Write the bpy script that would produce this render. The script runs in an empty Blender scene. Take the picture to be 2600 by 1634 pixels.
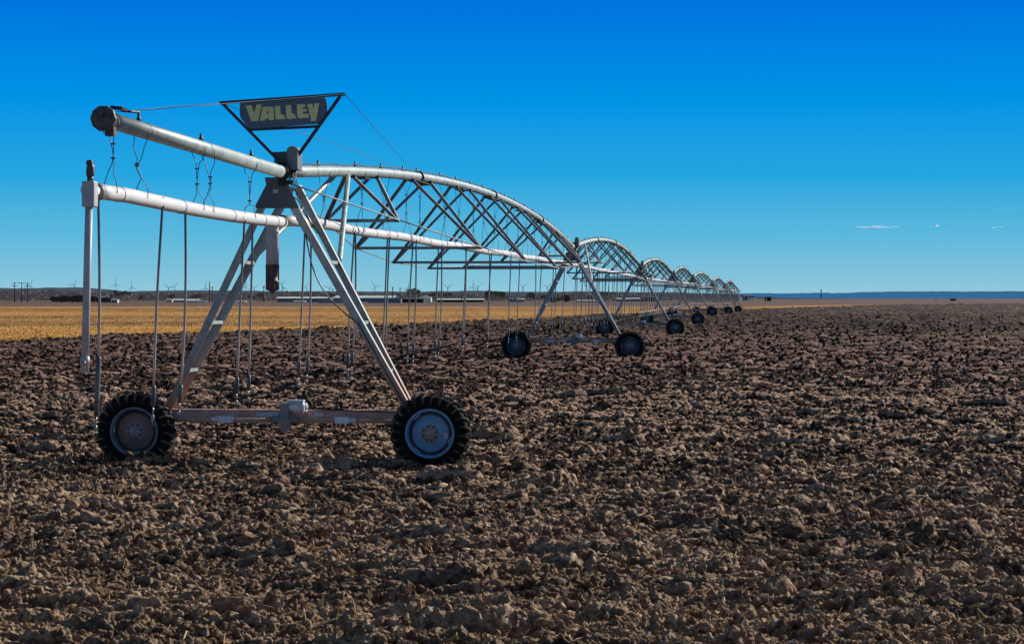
import bpy, math, random
import numpy as np
from mathutils import Vector, Matrix
random.seed(7)
C = bpy.context.scene.collection
F, CX, HY, CAMZ = 5560.0, 1300.0, 757.0, 2.36
def at(px, py, Y): return Vector(((px - CX) / F * Y, Y, CAMZ + (HY - py) / F * Y))

# ------------------------------------------------------------------ materials
def mat(name, col, rough=.6, metal=0.0, col2=None, nscale=6.0, rust=None, rustz=None, bump=0.0, bscale=40.0, spec=.5, glow=None, stain=None):
    m = bpy.data.materials.new(name); m.use_nodes = True
    nt = m.node_tree; N = nt.nodes; L = nt.links; b = N['Principled BSDF']
    b.inputs['Roughness'].default_value = rough; b.inputs['Metallic'].default_value = metal
    b.inputs['Specular IOR Level'].default_value = spec
    tc = N.new('ShaderNodeTexCoord')
    nz = N.new('ShaderNodeTexNoise'); nz.inputs['Scale'].default_value = nscale; nz.inputs['Detail'].default_value = 5
    L.new(tc.outputs['Object'], nz.inputs['Vector'])
    mx = N.new('ShaderNodeMix'); mx.data_type = 'RGBA'
    c2 = col2 or tuple(c * .7 for c in col)
    mx.inputs[6].default_value = (*col, 1); mx.inputs[7].default_value = (*c2, 1)
    rp = N.new('ShaderNodeMapRange'); rp.inputs[1].default_value = .35; rp.inputs[2].default_value = .65
    L.new(nz.outputs['Fac'], rp.inputs[0]); L.new(rp.outputs[0], mx.inputs[0])
    out = mx.outputs[2]
    if rust:
        n2 = N.new('ShaderNodeTexNoise'); n2.inputs['Scale'].default_value = nscale * 1.7; n2.inputs['Detail'].default_value = 6
        L.new(tc.outputs['Object'], n2.inputs['Vector'])
        fac = N.new('ShaderNodeMapRange')
        if rustz:
            ge = N.new('ShaderNodeNewGeometry'); sp = N.new('ShaderNodeSeparateXYZ'); L.new(ge.outputs['Position'], sp.inputs[0])
            ad = N.new('ShaderNodeMath'); ad.operation = 'MULTIPLY_ADD'; L.new(n2.outputs['Fac'], ad.inputs[0]); ad.inputs[1].default_value = 1.0; L.new(sp.outputs['Z'], ad.inputs[2])
            L.new(ad.outputs[0], fac.inputs[0]); fac.inputs[1].default_value = rustz[1] + .5; fac.inputs[2].default_value = rustz[0] + .5
        else:
            L.new(n2.outputs['Fac'], fac.inputs[0]); fac.inputs[1].default_value = .52; fac.inputs[2].default_value = .62
        m2 = N.new('ShaderNodeMix'); m2.data_type = 'RGBA'; m2.inputs[7].default_value = (*rust, 1)
        L.new(fac.outputs[0], m2.inputs[0]); L.new(out, m2.inputs[6]); out = m2.outputs[2]
    if stain:   # sparse patches (rust weeping at couplings)
        n3 = N.new('ShaderNodeTexNoise'); n3.inputs['Scale'].default_value = 1.6; n3.inputs['Detail'].default_value = 3
        L.new(tc.outputs['Object'], n3.inputs['Vector'])
        f3 = N.new('ShaderNodeMapRange'); f3.inputs[1].default_value = .63; f3.inputs[2].default_value = .72; f3.inputs[4].default_value = .75
        L.new(n3.outputs['Fac'], f3.inputs[0])
        m3 = N.new('ShaderNodeMix'); m3.data_type = 'RGBA'; m3.inputs[7].default_value = (*stain, 1)
        L.new(f3.outputs[0], m3.inputs[0]); L.new(out, m3.inputs[6]); out = m3.outputs[2]
    L.new(out, b.inputs['Base Color'])
    if glow:
        b.inputs['Emission Color'].default_value = (*glow, 1); b.inputs['Emission Strength'].default_value = 1
    if bump:
        n4 = N.new('ShaderNodeTexNoise'); n4.inputs['Scale'].default_value = bscale; n4.inputs['Detail'].default_value = 6
        L.new(tc.outputs['Object'], n4.inputs['Vector'])
        bp = N.new('ShaderNodeBump'); bp.inputs['Strength'].default_value = bump; bp.inputs['Distance'].default_value = .02
        L.new(n4.outputs['Fac'], bp.inputs['Height']); L.new(bp.outputs[0], b.inputs['Normal'])
    return m

RUST = (.17, .085, .05)
M = {}
M['galv'] = mat('galvanised_pipe', (.42, .49, .47), .48, .12, (.29, .345, .33), 7, bump=.08, stain=(.27, .27, .24))
M['steel'] = mat('galvanised_angle', (.28, .29, .31), .5, .2, (.20, .20, .22), 9)
M['leg'] = mat('galvanised_leg', (.48, .53, .52), .5, .05, (.34, .38, .38), 7, rust=(.48, .25, .16), rustz=(1.0, 1.9))
M['beam'] = mat('rusty_beam', (.66, .43, .36), .7, 0, (.46, .27, .21), 5, bump=.15)
M['shaft'] = mat('drive_shaft_metal', (.62, .46, .36), .4, .2, (.45, .30, .22), 8)
M['alu'] = mat('cast_aluminium', (.86, .88, .92), .4, .0, (.74, .77, .82), 12)
M['gear'] = mat('gearbox_grey', (.24, .25, .27), .5, .1, (.33, .28, .25), 12)
M['white'] = mat('white_pvc', (.93, .92, .90), .35, 0, (.86, .85, .83), 2.2, stain=(.42, .24, .12))
M['whitegrey'] = mat('grey_white_pvc', (.58, .61, .63), .45, 0, (.46, .49, .51), 4)
M['collar'] = mat('grey_collar', (.30, .29, .30), .5, 0)
M['band'] = mat('dark_band', (.05, .045, .05), .5, .1)
M['dark'] = mat('dark_steel', (.045, .043, .055), .45, .3, (.03, .03, .035), 10)
M['cast'] = mat('dark_cast', (.07, .06, .058), .5, .3, (.14, .11, .09), 20)
M['plate'] = mat('gusset_grey', (.13, .145, .15), .6, .1, (.11, .12, .125), 5)
M['box'] = mat('box_grey', (.21, .235, .24), .45, 0, (.18, .20, .205), 6)
M['rubber'] = mat('tyre_rubber', (.010, .009, .011), .9, 0, (.018, .014, .012), 14, spec=.12)
M['slot'] = mat('bright_rim_slot', (.80, .78, .70), .3, .2)
M['lug'] = mat('dusty_lug', (.22, .19, .15), .85, 0, (.02, .018, .016), 8, spec=.1)
M['rimblue'] = mat('blue_grey_rim', (.22, .46, .66), .42, .0, (.17, .38, .56), 9)
M['rimrust'] = mat('rusty_rim', (.36, .21, .155), .6, .0, (.26, .165, .13), 14)
M['rimgrey'] = mat('dark_grey_rim', (.17, .18, .21), .5, .1, (.12, .125, .15), 12)
M['rimring'] = mat('dusty_rim_ring', (.27, .30, .34), .5, .1, (.20, .20, .21), 9)
M['hub'] = mat('rusty_hub', (.52, .44, .42), .6, .1, (.38, .30, .28), 14)
M['hose'] = mat('dark_hose', (.085, .085, .10), .4, .0, (.14, .13, .13), 2, rust=(.60, .53, .48), rustz=(1.8, 3.1))  # no rust here: this slot makes the hose paler towards the bottom
M['weight'] = mat('hose_weight', (.04, .04, .05), .4, .2, (.20, .20, .22), 3)
M['nozzle'] = mat('pale_nozzle', (.55, .56, .56), .3, .3, (.2, .2, .2), 60)
M['wire'] = mat('thin_wire', (.06, .07, .09), .5, .4)
M['cable'] = mat('black_cable', (.012, .012, .014), .45, 0)
M['board'] = mat('navy_board', (.115, .175, .25), .5, 0, (.10, .15, .215), 3)
M['letter'] = mat('olive_letter', (.92, .88, .38), .6, 0, (.82, .79, .34), 3)
M['lettere'] = mat('pale_letter_edge', (.42, .45, .22), .6, 0)
M['decal'] = mat('pale_decal', (.65, .66, .66), .4, 0, (.45, .47, .5), 50)
M['pink'] = mat('faded_red_plastic', (.5, .14, .12), .5, 0, (.62, .45, .42), 30)

# ------------------------------------------------------------------ mesh builder
class MB:
    def __init__(s): s.v = []; s.f = []; s.m = []; s.sm = []; s.mi = 0
    def add(s, vs, fs, smooth=False):
        o = len(s.v); s.v += [tuple(v) for v in vs]
        for f in fs: s.f.append(tuple(i + o for i in f)); s.m.append(s.mi); s.sm.append(smooth)
        return s
    def box(s, c, size, R=None):
        hx, hy, hz = [a / 2 for a in size]; c = Vector(c)
        vs = [Vector((x, y, z)) for x in (-hx, hx) for y in (-hy, hy) for z in (-hz, hz)]
        if R is not None: vs = [R @ v for v in vs]
        return s.add([c + v for v in vs], [(0, 1, 3, 2), (4, 6, 7, 5), (0, 4, 5, 1), (2, 3, 7, 6), (0, 2, 6, 4), (1, 5, 7, 3)])
    def frame(s, a, b, up=Vector((0, 0, 1))):
        d = (b - a).normalized()
        if abs(d.dot(up)) > .97: up = Vector((0, 1, 0))
        x = d.cross(up).normalized(); y = x.cross(d).normalized()
        return d, x, y
    def tube(s, pts, r, n=10, cap=True, smooth=True):
        pts = [Vector(p) for p in pts]; rs = r if isinstance(r, (list, tuple)) else [r] * len(pts)
        vs = []; X = None
        for i, p in enumerate(pts):
            a = pts[max(0, i - 1)]; b = pts[min(len(pts) - 1, i + 1)]
            d = (b - a).normalized()
            if X is None:
                _, X, _ = s.frame(a, b)
            X = (X - d * X.dot(d)).normalized(); Y = d.cross(X)
            for k in range(n):
                t = 2 * math.pi * k / n
                vs.append(p + X * (rs[i] * math.cos(t)) + Y * (rs[i] * math.sin(t)))
        fs = []
        for i in range(len(pts) - 1):
            for k in range(n):
                a = i * n + k; b = i * n + (k + 1) % n
                fs.append((a, b, b + n, a + n))
        s.add(vs, fs, smooth)
        if cap:
            o = len(s.v) - len(vs)
            s.f.append(tuple(o + k for k in reversed(range(n)))); s.m.append(s.mi); s.sm.append(False)
            s.f.append(tuple(o + (len(pts) - 1) * n + k for k in range(n))); s.m.append(s.mi); s.sm.append(False)
        return s
    def bar(s, a, b, w, h, up=Vector((0, 0, 1))):
        a = Vector(a); b = Vector(b); d, x, y = s.frame(a, b, up)
        q = [(-w / 2, -h / 2), (w / 2, -h / 2), (w / 2, h / 2), (-w / 2, h / 2)]
        vs = [p + x * i + y * j for p in (a, b) for i, j in q]
        return s.add(vs, [(3, 2, 1, 0), (4, 5, 6, 7), (0, 1, 5, 4), (1, 2, 6, 5), (2, 3, 7, 6), (3, 0, 4, 7)])
    def angle(s, a, b, w, t, x, y):   # L-section; x,y = directions of the two flanges
        a = Vector(a); b = Vector(b); d = (b - a).normalized()
        x = Vector(x); x = (x - d * x.dot(d)).normalized(); y = Vector(y); y = (y - d * y.dot(d)); y = (y - x * y.dot(x)).normalized()
        q = [(0, 0), (w, 0), (w, t), (t, t), (t, w), (0, w)]
        vs = [p + x * i + y * j for p in (a, b) for i, j in q]; n = 6
        fs = [(i, (i + 1) % n, (i + 1) % n + n, i + n) for i in range(n)] + [(0, 3, 2, 1), (0, 5, 4, 3), (6, 7, 8, 9), (6, 9, 10, 11)]
        return s.add(vs, fs)
    def prism(s, poly, thick, O, X, Y, Z):   # polygon in X,Y plane extruded along Z
        n = len(poly); O = Vector(O); X = Vector(X); Y = Vector(Y); Z = Vector(Z)
        vs = [O + X * u + Y * v for u, v in poly] + [O + X * u + Y * v + Z * thick for u, v in poly]
        return s.add(vs, [tuple(range(n)), tuple(reversed(range(n, 2 * n)))] + [(i, i + n, (i + 1) % n + n, (i + 1) % n) for i in range(n)])
    def lathe(s, prof, O, axis, n=40, smooth=True, close=False):
        O = Vector(O); A = Vector(axis).normalized(); _, X, Y = s.frame(Vector((0, 0, 0)), A)
        vs = []
        for r, h in prof:
            for k in range(n):
                t = 2 * math.pi * k / n
                vs.append(O + A * h + X * (r * math.cos(t)) + Y * (r * math.sin(t)))
        m = len(prof); fs = []
        for i in range(m if close else m - 1):
            j = (i + 1) % m
            for k in range(n):
                l = (k + 1) % n
                fs.append((i * n + k, i * n + l, j * n + l, j * n + k))
        return s.add(vs, fs, smooth)
    def mesh(s, name, mats):
        me = bpy.data.meshes.new(name); me.from_pydata(s.v, [], s.f); me.validate(clean_customdata=False)
        for m in (mats if isinstance(mats, (list, tuple)) else [mats]): me.materials.append(m)
        if len(me.polygons) == len(s.m):
            me.polygons.foreach_set('material_index', s.m); me.polygons.foreach_set('use_smooth', s.sm)
        me.update(); return me
    def build(s, name, mats, parent=None, loc=None):
        return link(name, s.mesh(name, mats), parent, loc)

def link(name, data, parent=None, loc=None):
    o = bpy.data.objects.new(name, data); C.objects.link(o)
    if parent is not None: o.parent = parent
    if loc is not None: o.location = loc
    return o
def tag(o, label, cat, group=None, kind=None):
    if label: o['label'] = label
    if cat: o['category'] = cat
    if group: o['group'] = group
    if kind: o['kind'] = kind
    return o
def empty(name, loc, rz=0, label=None, cat=None, group=None):
    o = link(name, None, None, loc); o.rotation_euler = (0, 0, rz); o.empty_display_size = .2
    return tag(o, label, cat, group)
CACHE = {}
def part(name, key, fn, mats, parent):
    if key not in CACHE: CACHE[key] = fn().mesh(name, mats)
    return link(name, CACHE[key], parent)
def copy_tree(o, parent=None):
    c = o.copy(); C.objects.link(c)
    if parent is not None: c.parent = parent
    for ch in list(o.children): copy_tree(ch, c)
    return c
ORD = 'zeroth first second third fourth fifth sixth seventh eighth ninth tenth eleventh twelfth thirteenth fourteenth fifteenth sixteenth seventeenth eighteenth nineteenth twentieth'.split()
def ordn(i):
    if i <= 20: return ORD[i]
    return 'twenty-' + ORD[i - 20] if i < 30 else ('thirtieth' if i == 30 else 'thirty-' + ORD[i - 30])

# ------------------------------------------------------------------ terrain
TY = [0, 35, 78, 126, 175, 224, 272, 321, 450, 600, 30000]
TG = [0, 0, .115, .115, .17, .42, .25, .22, .35, .5, .5]
def g(Y): return np.interp(Y, TY, TG)
def G(Y): return g(Y) + .13
def hsh(ix, iy, k):
    n = (ix.astype(np.int64) * 374761393 + iy.astype(np.int64) * 668265263 + k * 974634777) & 0xffffffff
    n = ((n ^ (n >> 13)) * 1274126177) & 0xffffffff
    n = ((n ^ (n >> 16)) * 2246822519) & 0xffffffff
    return ((n ^ (n >> 15)) & 0xffffff).astype(np.float32) / np.float32(0xffffff)
def vnoise(x, y, cell, k):
    gx = x / cell; gy = y / cell; ix = np.floor(gx); iy = np.floor(gy)
    fx = (gx - ix).astype(np.float32); fy = (gy - iy).astype(np.float32)
    fx = fx * fx * (3 - 2 * fx); fy = fy * fy * (3 - 2 * fy)
    a = hsh(ix, iy, k); b = hsh(ix + 1, iy, k); c = hsh(ix, iy + 1, k); d = hsh(ix + 1, iy + 1, k)
    return (a + (b - a) * fx) * (1 - fy) + (c + (d - c) * fx) * fy
def clod(x, y, cell, k, keep=1.0, flat=1.5, stretch=1.8):
    gx = x / cell; gy = y / cell; ix = np.floor(gx); iy = np.floor(gy)
    out = np.zeros(x.shape, np.float32)
    for dx in (-1, 0, 1):
        for dy in (-1, 0, 1):
            cx = ix + dx; cy = iy + dy
            h1 = hsh(cx, cy, k); h2 = hsh(cx, cy, k + 1); h3 = hsh(cx, cy, k + 2); h4 = hsh(cx, cy, k + 3)
            ex = (gx - cx - .5 - (h1 - .5) * .9).astype(np.float32); ey = (gy - cy - .5 - (h2 - .5) * .9).astype(np.float32)
            an = (h4 - .5) * 1.3; ca = np.cos(an); sa = np.sin(an)
            u = ex * ca + ey * sa; v = ey * ca - ex * sa
            r = .38 + .45 * h3
            d2 = (u * u + v * v * stretch) / (r * r)
            hh = np.minimum(np.sqrt(np.clip(1 - d2, 0, 1)) * flat, 1.0)
            hh = hh * (.35 + .65 * h2 + (u * (h3 - .5) + v * (h1 - .5)) * 1.6)
            if keep < 1: hh = np.where(hsh(cx, cy, k + 4) < keep, hh, 0)
            out = np.maximum(out, hh)
    return out
def soil(x, y, lev):
    # warp a little so that outlines are ragged
    wx = x + (vnoise(x, y, .09, 91) - .5) * .06; wy = y + (vnoise(x, y, .09, 92) - .5) * .06
    wx = wx * .66; x0 = x * .66
    z = (vnoise(x, y, 2.3, 5) - .5) * .07 + (vnoise(x, y, .7, 6) - .5) * .04
    z += .036 * np.sin((y - .22 * x + 1.1 * vnoise(x, y, 2.2, 8)) * 4.4)
    z += .16 * clod(wx, wy, .60, 10, .14) * (.3 + vnoise(x, y, 3.1, 7))
    if lev == 0:
        k = np.clip((y - 50) / 60, 0, 1)
        z += .05 * k + k * (.13 * clod(x, y, .85, 70, .5, stretch=2.6) + .17 * clod(x, y, 2.0, 80, .35, stretch=3.5) * np.clip((y - 120) / 200, 0, 1)) - .05 * k
    z = np.maximum(z, z * .6 + .085 * clod(wx, wy, .29, 20, .32 if lev else .6))
    z += .046 * clod(wx, wy, .15, 30, .75, stretch=3.0)
    if lev >= 1: z += .025 * clod(wx, wy, .072, 40, .9, stretch=3.0)
    if lev >= 2: z += .013 * clod(x0, y, .036, 50, .95, stretch=2.2) + .005 * vnoise(x, y, .018, 60)
    return z - .07

EDGE = [(-1500, 930), (0, 867), (249, 852), (378, 849), (603, 842), (775, 835.5), (970, 828), (1169, 817), (1268, 814), (1356, 810), (1493, 801), (1589, 798), (1750, 792), (1912, 786), (2161, 777), (2267, 773.5), (2600, 770.5), (4000, 769.5)]
def solveY(py):
    Y = 100.0
    for _ in range(60): Y = .5 * Y + .5 * (CAMZ - float(G(Y))) * F / (py - HY)
    return Y
EU = [(p - CX) / F for p, _ in EDGE]; EY = [solveY(q) for _, q in EDGE]
def edgeY(u): return np.interp(u, EU, EY)

def grid_arrays(u0, u1, nc, ys):
    U = np.linspace(u0, u1, nc); X = np.outer(ys, U); Y = np.repeat(ys[:, None], nc, 1); return U, X, Y
def rows(y0, y1, d0, p):
    ys = [y0]
    while ys[-1] < y1: ys.append(ys[-1] + d0 * (ys[-1] / y0) ** p)
    return np.array(ys)
def np_mesh(name, blocks, m):
    Vs = []; Fs = []; o = 0; Hs = []
    for X, Y, Z, mask, *ex in blocks:
        if ex: Hs.append(ex[0].reshape(-1))
        nr, nc = X.shape
        Vs.append(np.stack([X, Y, Z], -1).reshape(-1, 3))
        i = np.arange(nr * nc).reshape(nr, nc) + o
        q = np.stack([i[:-1, :-1], i[:-1, 1:], i[1:, 1:], i[1:, :-1]], -1).reshape(-1, 4)
        if mask is not None: q = q[mask[:-1, :-1].reshape(-1)]
        Fs.append(q); o += nr * nc
    V = np.concatenate(Vs).astype(np.float32); Q = np.concatenate(Fs).astype(np.int32)
    used = np.zeros(len(V), bool); used[Q.ravel()] = True
    remap = np.cumsum(used) - 1; V = V[used]; Hv = np.concatenate(Hs)[used] if Hs else None; Q = remap[Q].astype(np.int32)
    me = bpy.data.meshes.new(name)
    me.vertices.add(len(V)); me.vertices.foreach_set('co', V.ravel())
    me.loops.add(Q.size); me.loops.foreach_set('vertex_index', Q.ravel())
    me.polygons.add(len(Q)); me.polygons.foreach_set('loop_start', np.arange(0, Q.size, 4, dtype=np.int32))
    me.polygons.foreach_set('loop_total', np.full(len(Q), 4, np.int32)) if bpy.app.version < (4, 0, 0) else None
    me.update(calc_edges=True); me.materials.append(m)
    if Hv is not None: me.attributes.new('crest_light', 'FLOAT', 'POINT').data.foreach_set('value', Hv.astype(np.float32))
    return link(name, me)

def soil_mat(loose=False):
    m = bpy.data.materials.new('turned_soil'); m.use_nodes = True; nt = m.node_tree; N = nt.nodes; L = nt.links; b = N['Principled BSDF']
    b.inputs['Roughness'].default_value = .85; b.inputs['Specular IOR Level'].default_value = .08
    ge = N.new('ShaderNodeNewGeometry')
    def noise(sc, det=4, rgh=.6):
        n = N.new('ShaderNodeTexNoise'); n.inputs['Scale'].default_value = sc; n.inputs['Detail'].default_value = det; n.inputs['Roughness'].default_value = rgh
        L.new(ge.outputs['Position'], n.inputs['Vector']); return n.outputs['Fac']
    def mr(src, a, c, d=0, e=1):
        r = N.new('ShaderNodeMapRange'); r.inputs[1].default_value = a; r.inputs[2].default_value = c; r.inputs[3].default_value = d; r.inputs[4].default_value = e; L.new(src, r.inputs[0]); return r.outputs[0]
    def mix(f, a, c):
        x = N.new('ShaderNodeMix'); x.data_type = 'RGBA'; L.new(f, x.inputs[0])
        for k, s in ((6, a), (7, c)):
            if isinstance(s, tuple): x.inputs[k].default_value = (*s, 1)
            else: L.new(s, x.inputs[k])
        return x.outputs[2]
    sp = N.new('ShaderNodeSeparateXYZ'); L.new(ge.outputs['Position'], sp.inputs[0])
    dark_soil = mix(mr(noise(9, 6), .40, .60), (.036, .018, .012), (.13, .068, .045))
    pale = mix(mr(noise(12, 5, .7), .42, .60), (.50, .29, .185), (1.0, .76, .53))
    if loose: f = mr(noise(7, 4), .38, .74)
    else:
        at_ = N.new('ShaderNodeAttribute'); at_.attribute_name = 'crest_light'; ad = N.new('ShaderNodeMath'); ad.operation = 'MULTIPLY_ADD'; L.new(noise(5, 5), ad.inputs[0]); ad.inputs[1].default_value = .9; L.new(at_.outputs['Fac'], ad.inputs[2]); f = mr(ad.outputs[0], .72, 1.02)  # sunlit clod tops and shaded gaps painted into the soil colour
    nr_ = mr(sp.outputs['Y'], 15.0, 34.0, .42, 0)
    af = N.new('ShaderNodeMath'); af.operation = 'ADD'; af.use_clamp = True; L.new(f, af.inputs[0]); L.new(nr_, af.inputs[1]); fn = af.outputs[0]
    c = mix(fn, dark_soil, pale)
    # redder, darker ground further out, with sun glints painted into the colour
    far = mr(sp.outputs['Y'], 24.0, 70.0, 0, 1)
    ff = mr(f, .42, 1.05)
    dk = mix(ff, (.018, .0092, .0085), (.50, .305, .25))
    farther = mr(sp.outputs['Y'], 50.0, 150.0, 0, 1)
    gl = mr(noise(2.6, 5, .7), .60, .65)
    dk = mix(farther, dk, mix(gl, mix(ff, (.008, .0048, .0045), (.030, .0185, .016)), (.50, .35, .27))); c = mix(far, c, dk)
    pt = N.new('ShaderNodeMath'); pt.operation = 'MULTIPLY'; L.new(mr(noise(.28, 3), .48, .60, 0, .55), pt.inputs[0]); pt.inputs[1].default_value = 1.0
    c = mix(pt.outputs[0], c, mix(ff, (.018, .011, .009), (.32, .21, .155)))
    # crumbs of yellowish straw, more of them near the headland
    near = mr(sp.outputs['Y'], 14.0, 22.0, 1, .15)
    st = N.new('ShaderNodeMath'); st.operation = 'MULTIPLY'; L.new(mr(noise(22, 3, .7), .57, .64), st.inputs[0]); L.new(near, st.inputs[1])
    c = mix(st.outputs[0], c, (.75, .54, .22))
    L.new(c, b.inputs['Base Color'])
    bp = N.new('ShaderNodeBump'); bp.inputs['Strength'].default_value = 1.0; bp.inputs['Distance'].default_value = .05
    L.new(noise(38, 7, .8), bp.inputs['Height'])
    L.new(bp.outputs[0], b.inputs['Normal'])
    return m
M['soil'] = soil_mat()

blocks = []
for (u0, u1, nc, y0, y1, d0, p, lev) in ((-.40, .40, 850, 7.0, 14.0, .030, .5, 1), (-.33, .33, 1000, 14.0, 26.0, .018, .8, 2),
                                         (-.31, .31, 1150, 26.0, 52.0, .033, 1.0, 2), (-.30, .30, 1300, 52.0, 800.0, .10, 1.45, 0)):
    ys = rows(y0, y1, d0, p); U, X, Y = grid_arrays(u0, u1, nc, ys)
    # jitter breaks up the regular rows far away
    rj = np.random.default_rng(3)
    if y0 > 50:
        X = X + (rj.random(X.shape) - .5) * (X[:, 1:2] - X[:, :1]) * .6
    sl = soil(X, Y, lev); Z = G(Y) + sl
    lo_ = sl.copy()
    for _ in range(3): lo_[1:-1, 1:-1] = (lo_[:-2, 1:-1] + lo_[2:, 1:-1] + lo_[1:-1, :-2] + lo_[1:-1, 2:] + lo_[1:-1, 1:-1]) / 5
    crest_light = np.clip((sl + .03) / .13, 0, 1) * .55 + np.clip((sl - lo_) * (26 if y0 < 50 else 9), -.4, .6)  # high, jutting points get painted highlights, hollows painted shade
    if y0 > 50: Z = Z + np.clip((Y - 80) / 700, 0, 1) * .10 * rj.random(Z.shape)
    mask = None
    if y1 > 60:
        mask = Y < edgeY(X / Y) * (1 + .035 * (vnoise(X, Y, 3.5, 77) - .5) + .05 * (vnoise(X, Y, .8, 78) - .5))
    if y0 < 14: pass
    blocks.append((X, Y, Z, mask, crest_light))
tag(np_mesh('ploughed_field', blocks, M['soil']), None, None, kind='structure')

# ground sheet out to the horizon (brown fallow fields)
def field_mat(name, c1, c2, c3, sx, sy, bump=.3, bs=3.0):
    m = bpy.data.materials.new(name); m.use_nodes = True; nt = m.node_tree; N = nt.nodes; L = nt.links; b = N['Principled BSDF']
    b.inputs['Roughness'].default_value = .95; b.inputs['Specular IOR Level'].default_value = .1
    ge = N.new('ShaderNodeNewGeometry')
    def noise(vec, det=5):
        mp = N.new('ShaderNodeMapping'); mp.inputs['Scale'].default_value = vec; L.new(ge.outputs['Position'], mp.inputs['Vector'])
        n = N.new('ShaderNodeTexNoise'); n.inputs['Scale'].default_value = 1; n.inputs['Detail'].default_value = det; n.inputs['Roughness'].default_value = .65
        L.new(mp.outputs[0], n.inputs['Vector'])
        r = N.new('ShaderNodeMapRange'); r.inputs[1].default_value = .40; r.inputs[2].default_value = .58; L.new(n.outputs['Fac'], r.inputs[0]); return r.outputs[0], n.outputs['Fac']
    a, _ = noise((sx, sy, 1)); d, _ = noise((.9, .22, 1), 6); _, h = noise((bs, bs, bs), 4)
    x1 = N.new('ShaderNodeMix'); x1.data_type = 'RGBA'; L.new(a, x1.inputs[0]); x1.inputs[6].default_value = (*c1, 1); x1.inputs[7].default_value = (*c2, 1)
    x2 = N.new('ShaderNodeMix'); x2.data_type = 'RGBA'; mm = N.new('ShaderNodeMath'); mm.operation = 'MULTIPLY'; mm.inputs[1].default_value = .38; L.new(d, mm.inputs[0]); L.new(mm.outputs[0], x2.inputs[0]); L.new(x1.outputs[2], x2.inputs[6]); x2.inputs[7].default_value = (*c3, 1)
    L.new(x2.outputs[2], b.inputs['Base Color'])
    bp = N.new('ShaderNodeBump'); bp.inputs['Strength'].default_value = bump; bp.inputs['Distance'].default_value = .2; L.new(h, bp.inputs['Height']); L.new(bp.outputs[0], b.inputs['Normal'])
    return m
M['fallow'] = field_mat('fallow_earth', (.19, .115, .085), (.13, .085, .078), (.23, .145, .10), .002, .012, .2, .5)
M['stubble'] = field_mat('golden_stubble', (.68, .33, .065), (.21, .095, .036), (.86, .52, .17), .002, .028, .6, 2.5)
ys = np.concatenate([np.linspace(-60, 430, 80), np.linspace(440, 1500, 60), np.geomspace(1550, 14000, 40)])
xs = np.concatenate([-np.geomspace(9000, 60, 24), np.linspace(-50, 50, 21), np.geomspace(60, 9000, 24)])
X, Y = np.meshgrid(xs, ys)
Z = G(Y) - np.interp(Y, [0, 430, 480, 800, 900], [.30, .30, .06, .06, .0])
tag(np_mesh('ground', [(X, Y, Z, None)], M['fallow']), None, None, kind='structure')

# stubble field between ploughing and fallow
U = np.linspace(-.33, .30, 1500); nr = 260
Ya = edgeY(U) * .945; Yb = np.interp(U, [(1900 - CX) / F, (2100 - CX) / F, (2267 - CX) / F, (2400 - CX) / F], [492, 560, 640, 660]); Yb = np.maximum(Yb, Ya + .1)
T = np.linspace(0, 1, nr)[:, None]; Y = Ya * (Yb / Ya) ** T; X = U * Y
rj = np.random.default_rng(5)
X = X + (rj.random(X.shape) - .5) * .5 * (U[1] - U[0]) * Y
tuft = rj.random(X.shape) ** 3
Z = G(Y) - .03 + .10 * tuft * np.clip(1.6 - Y / 400, .3, 1) + (vnoise(X, Y, 6, 3) - .5) * .05
tag(np_mesh('stubble_field', [(X, Y, Z, None)], M['stubble']), None, None, kind='structure')

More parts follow.
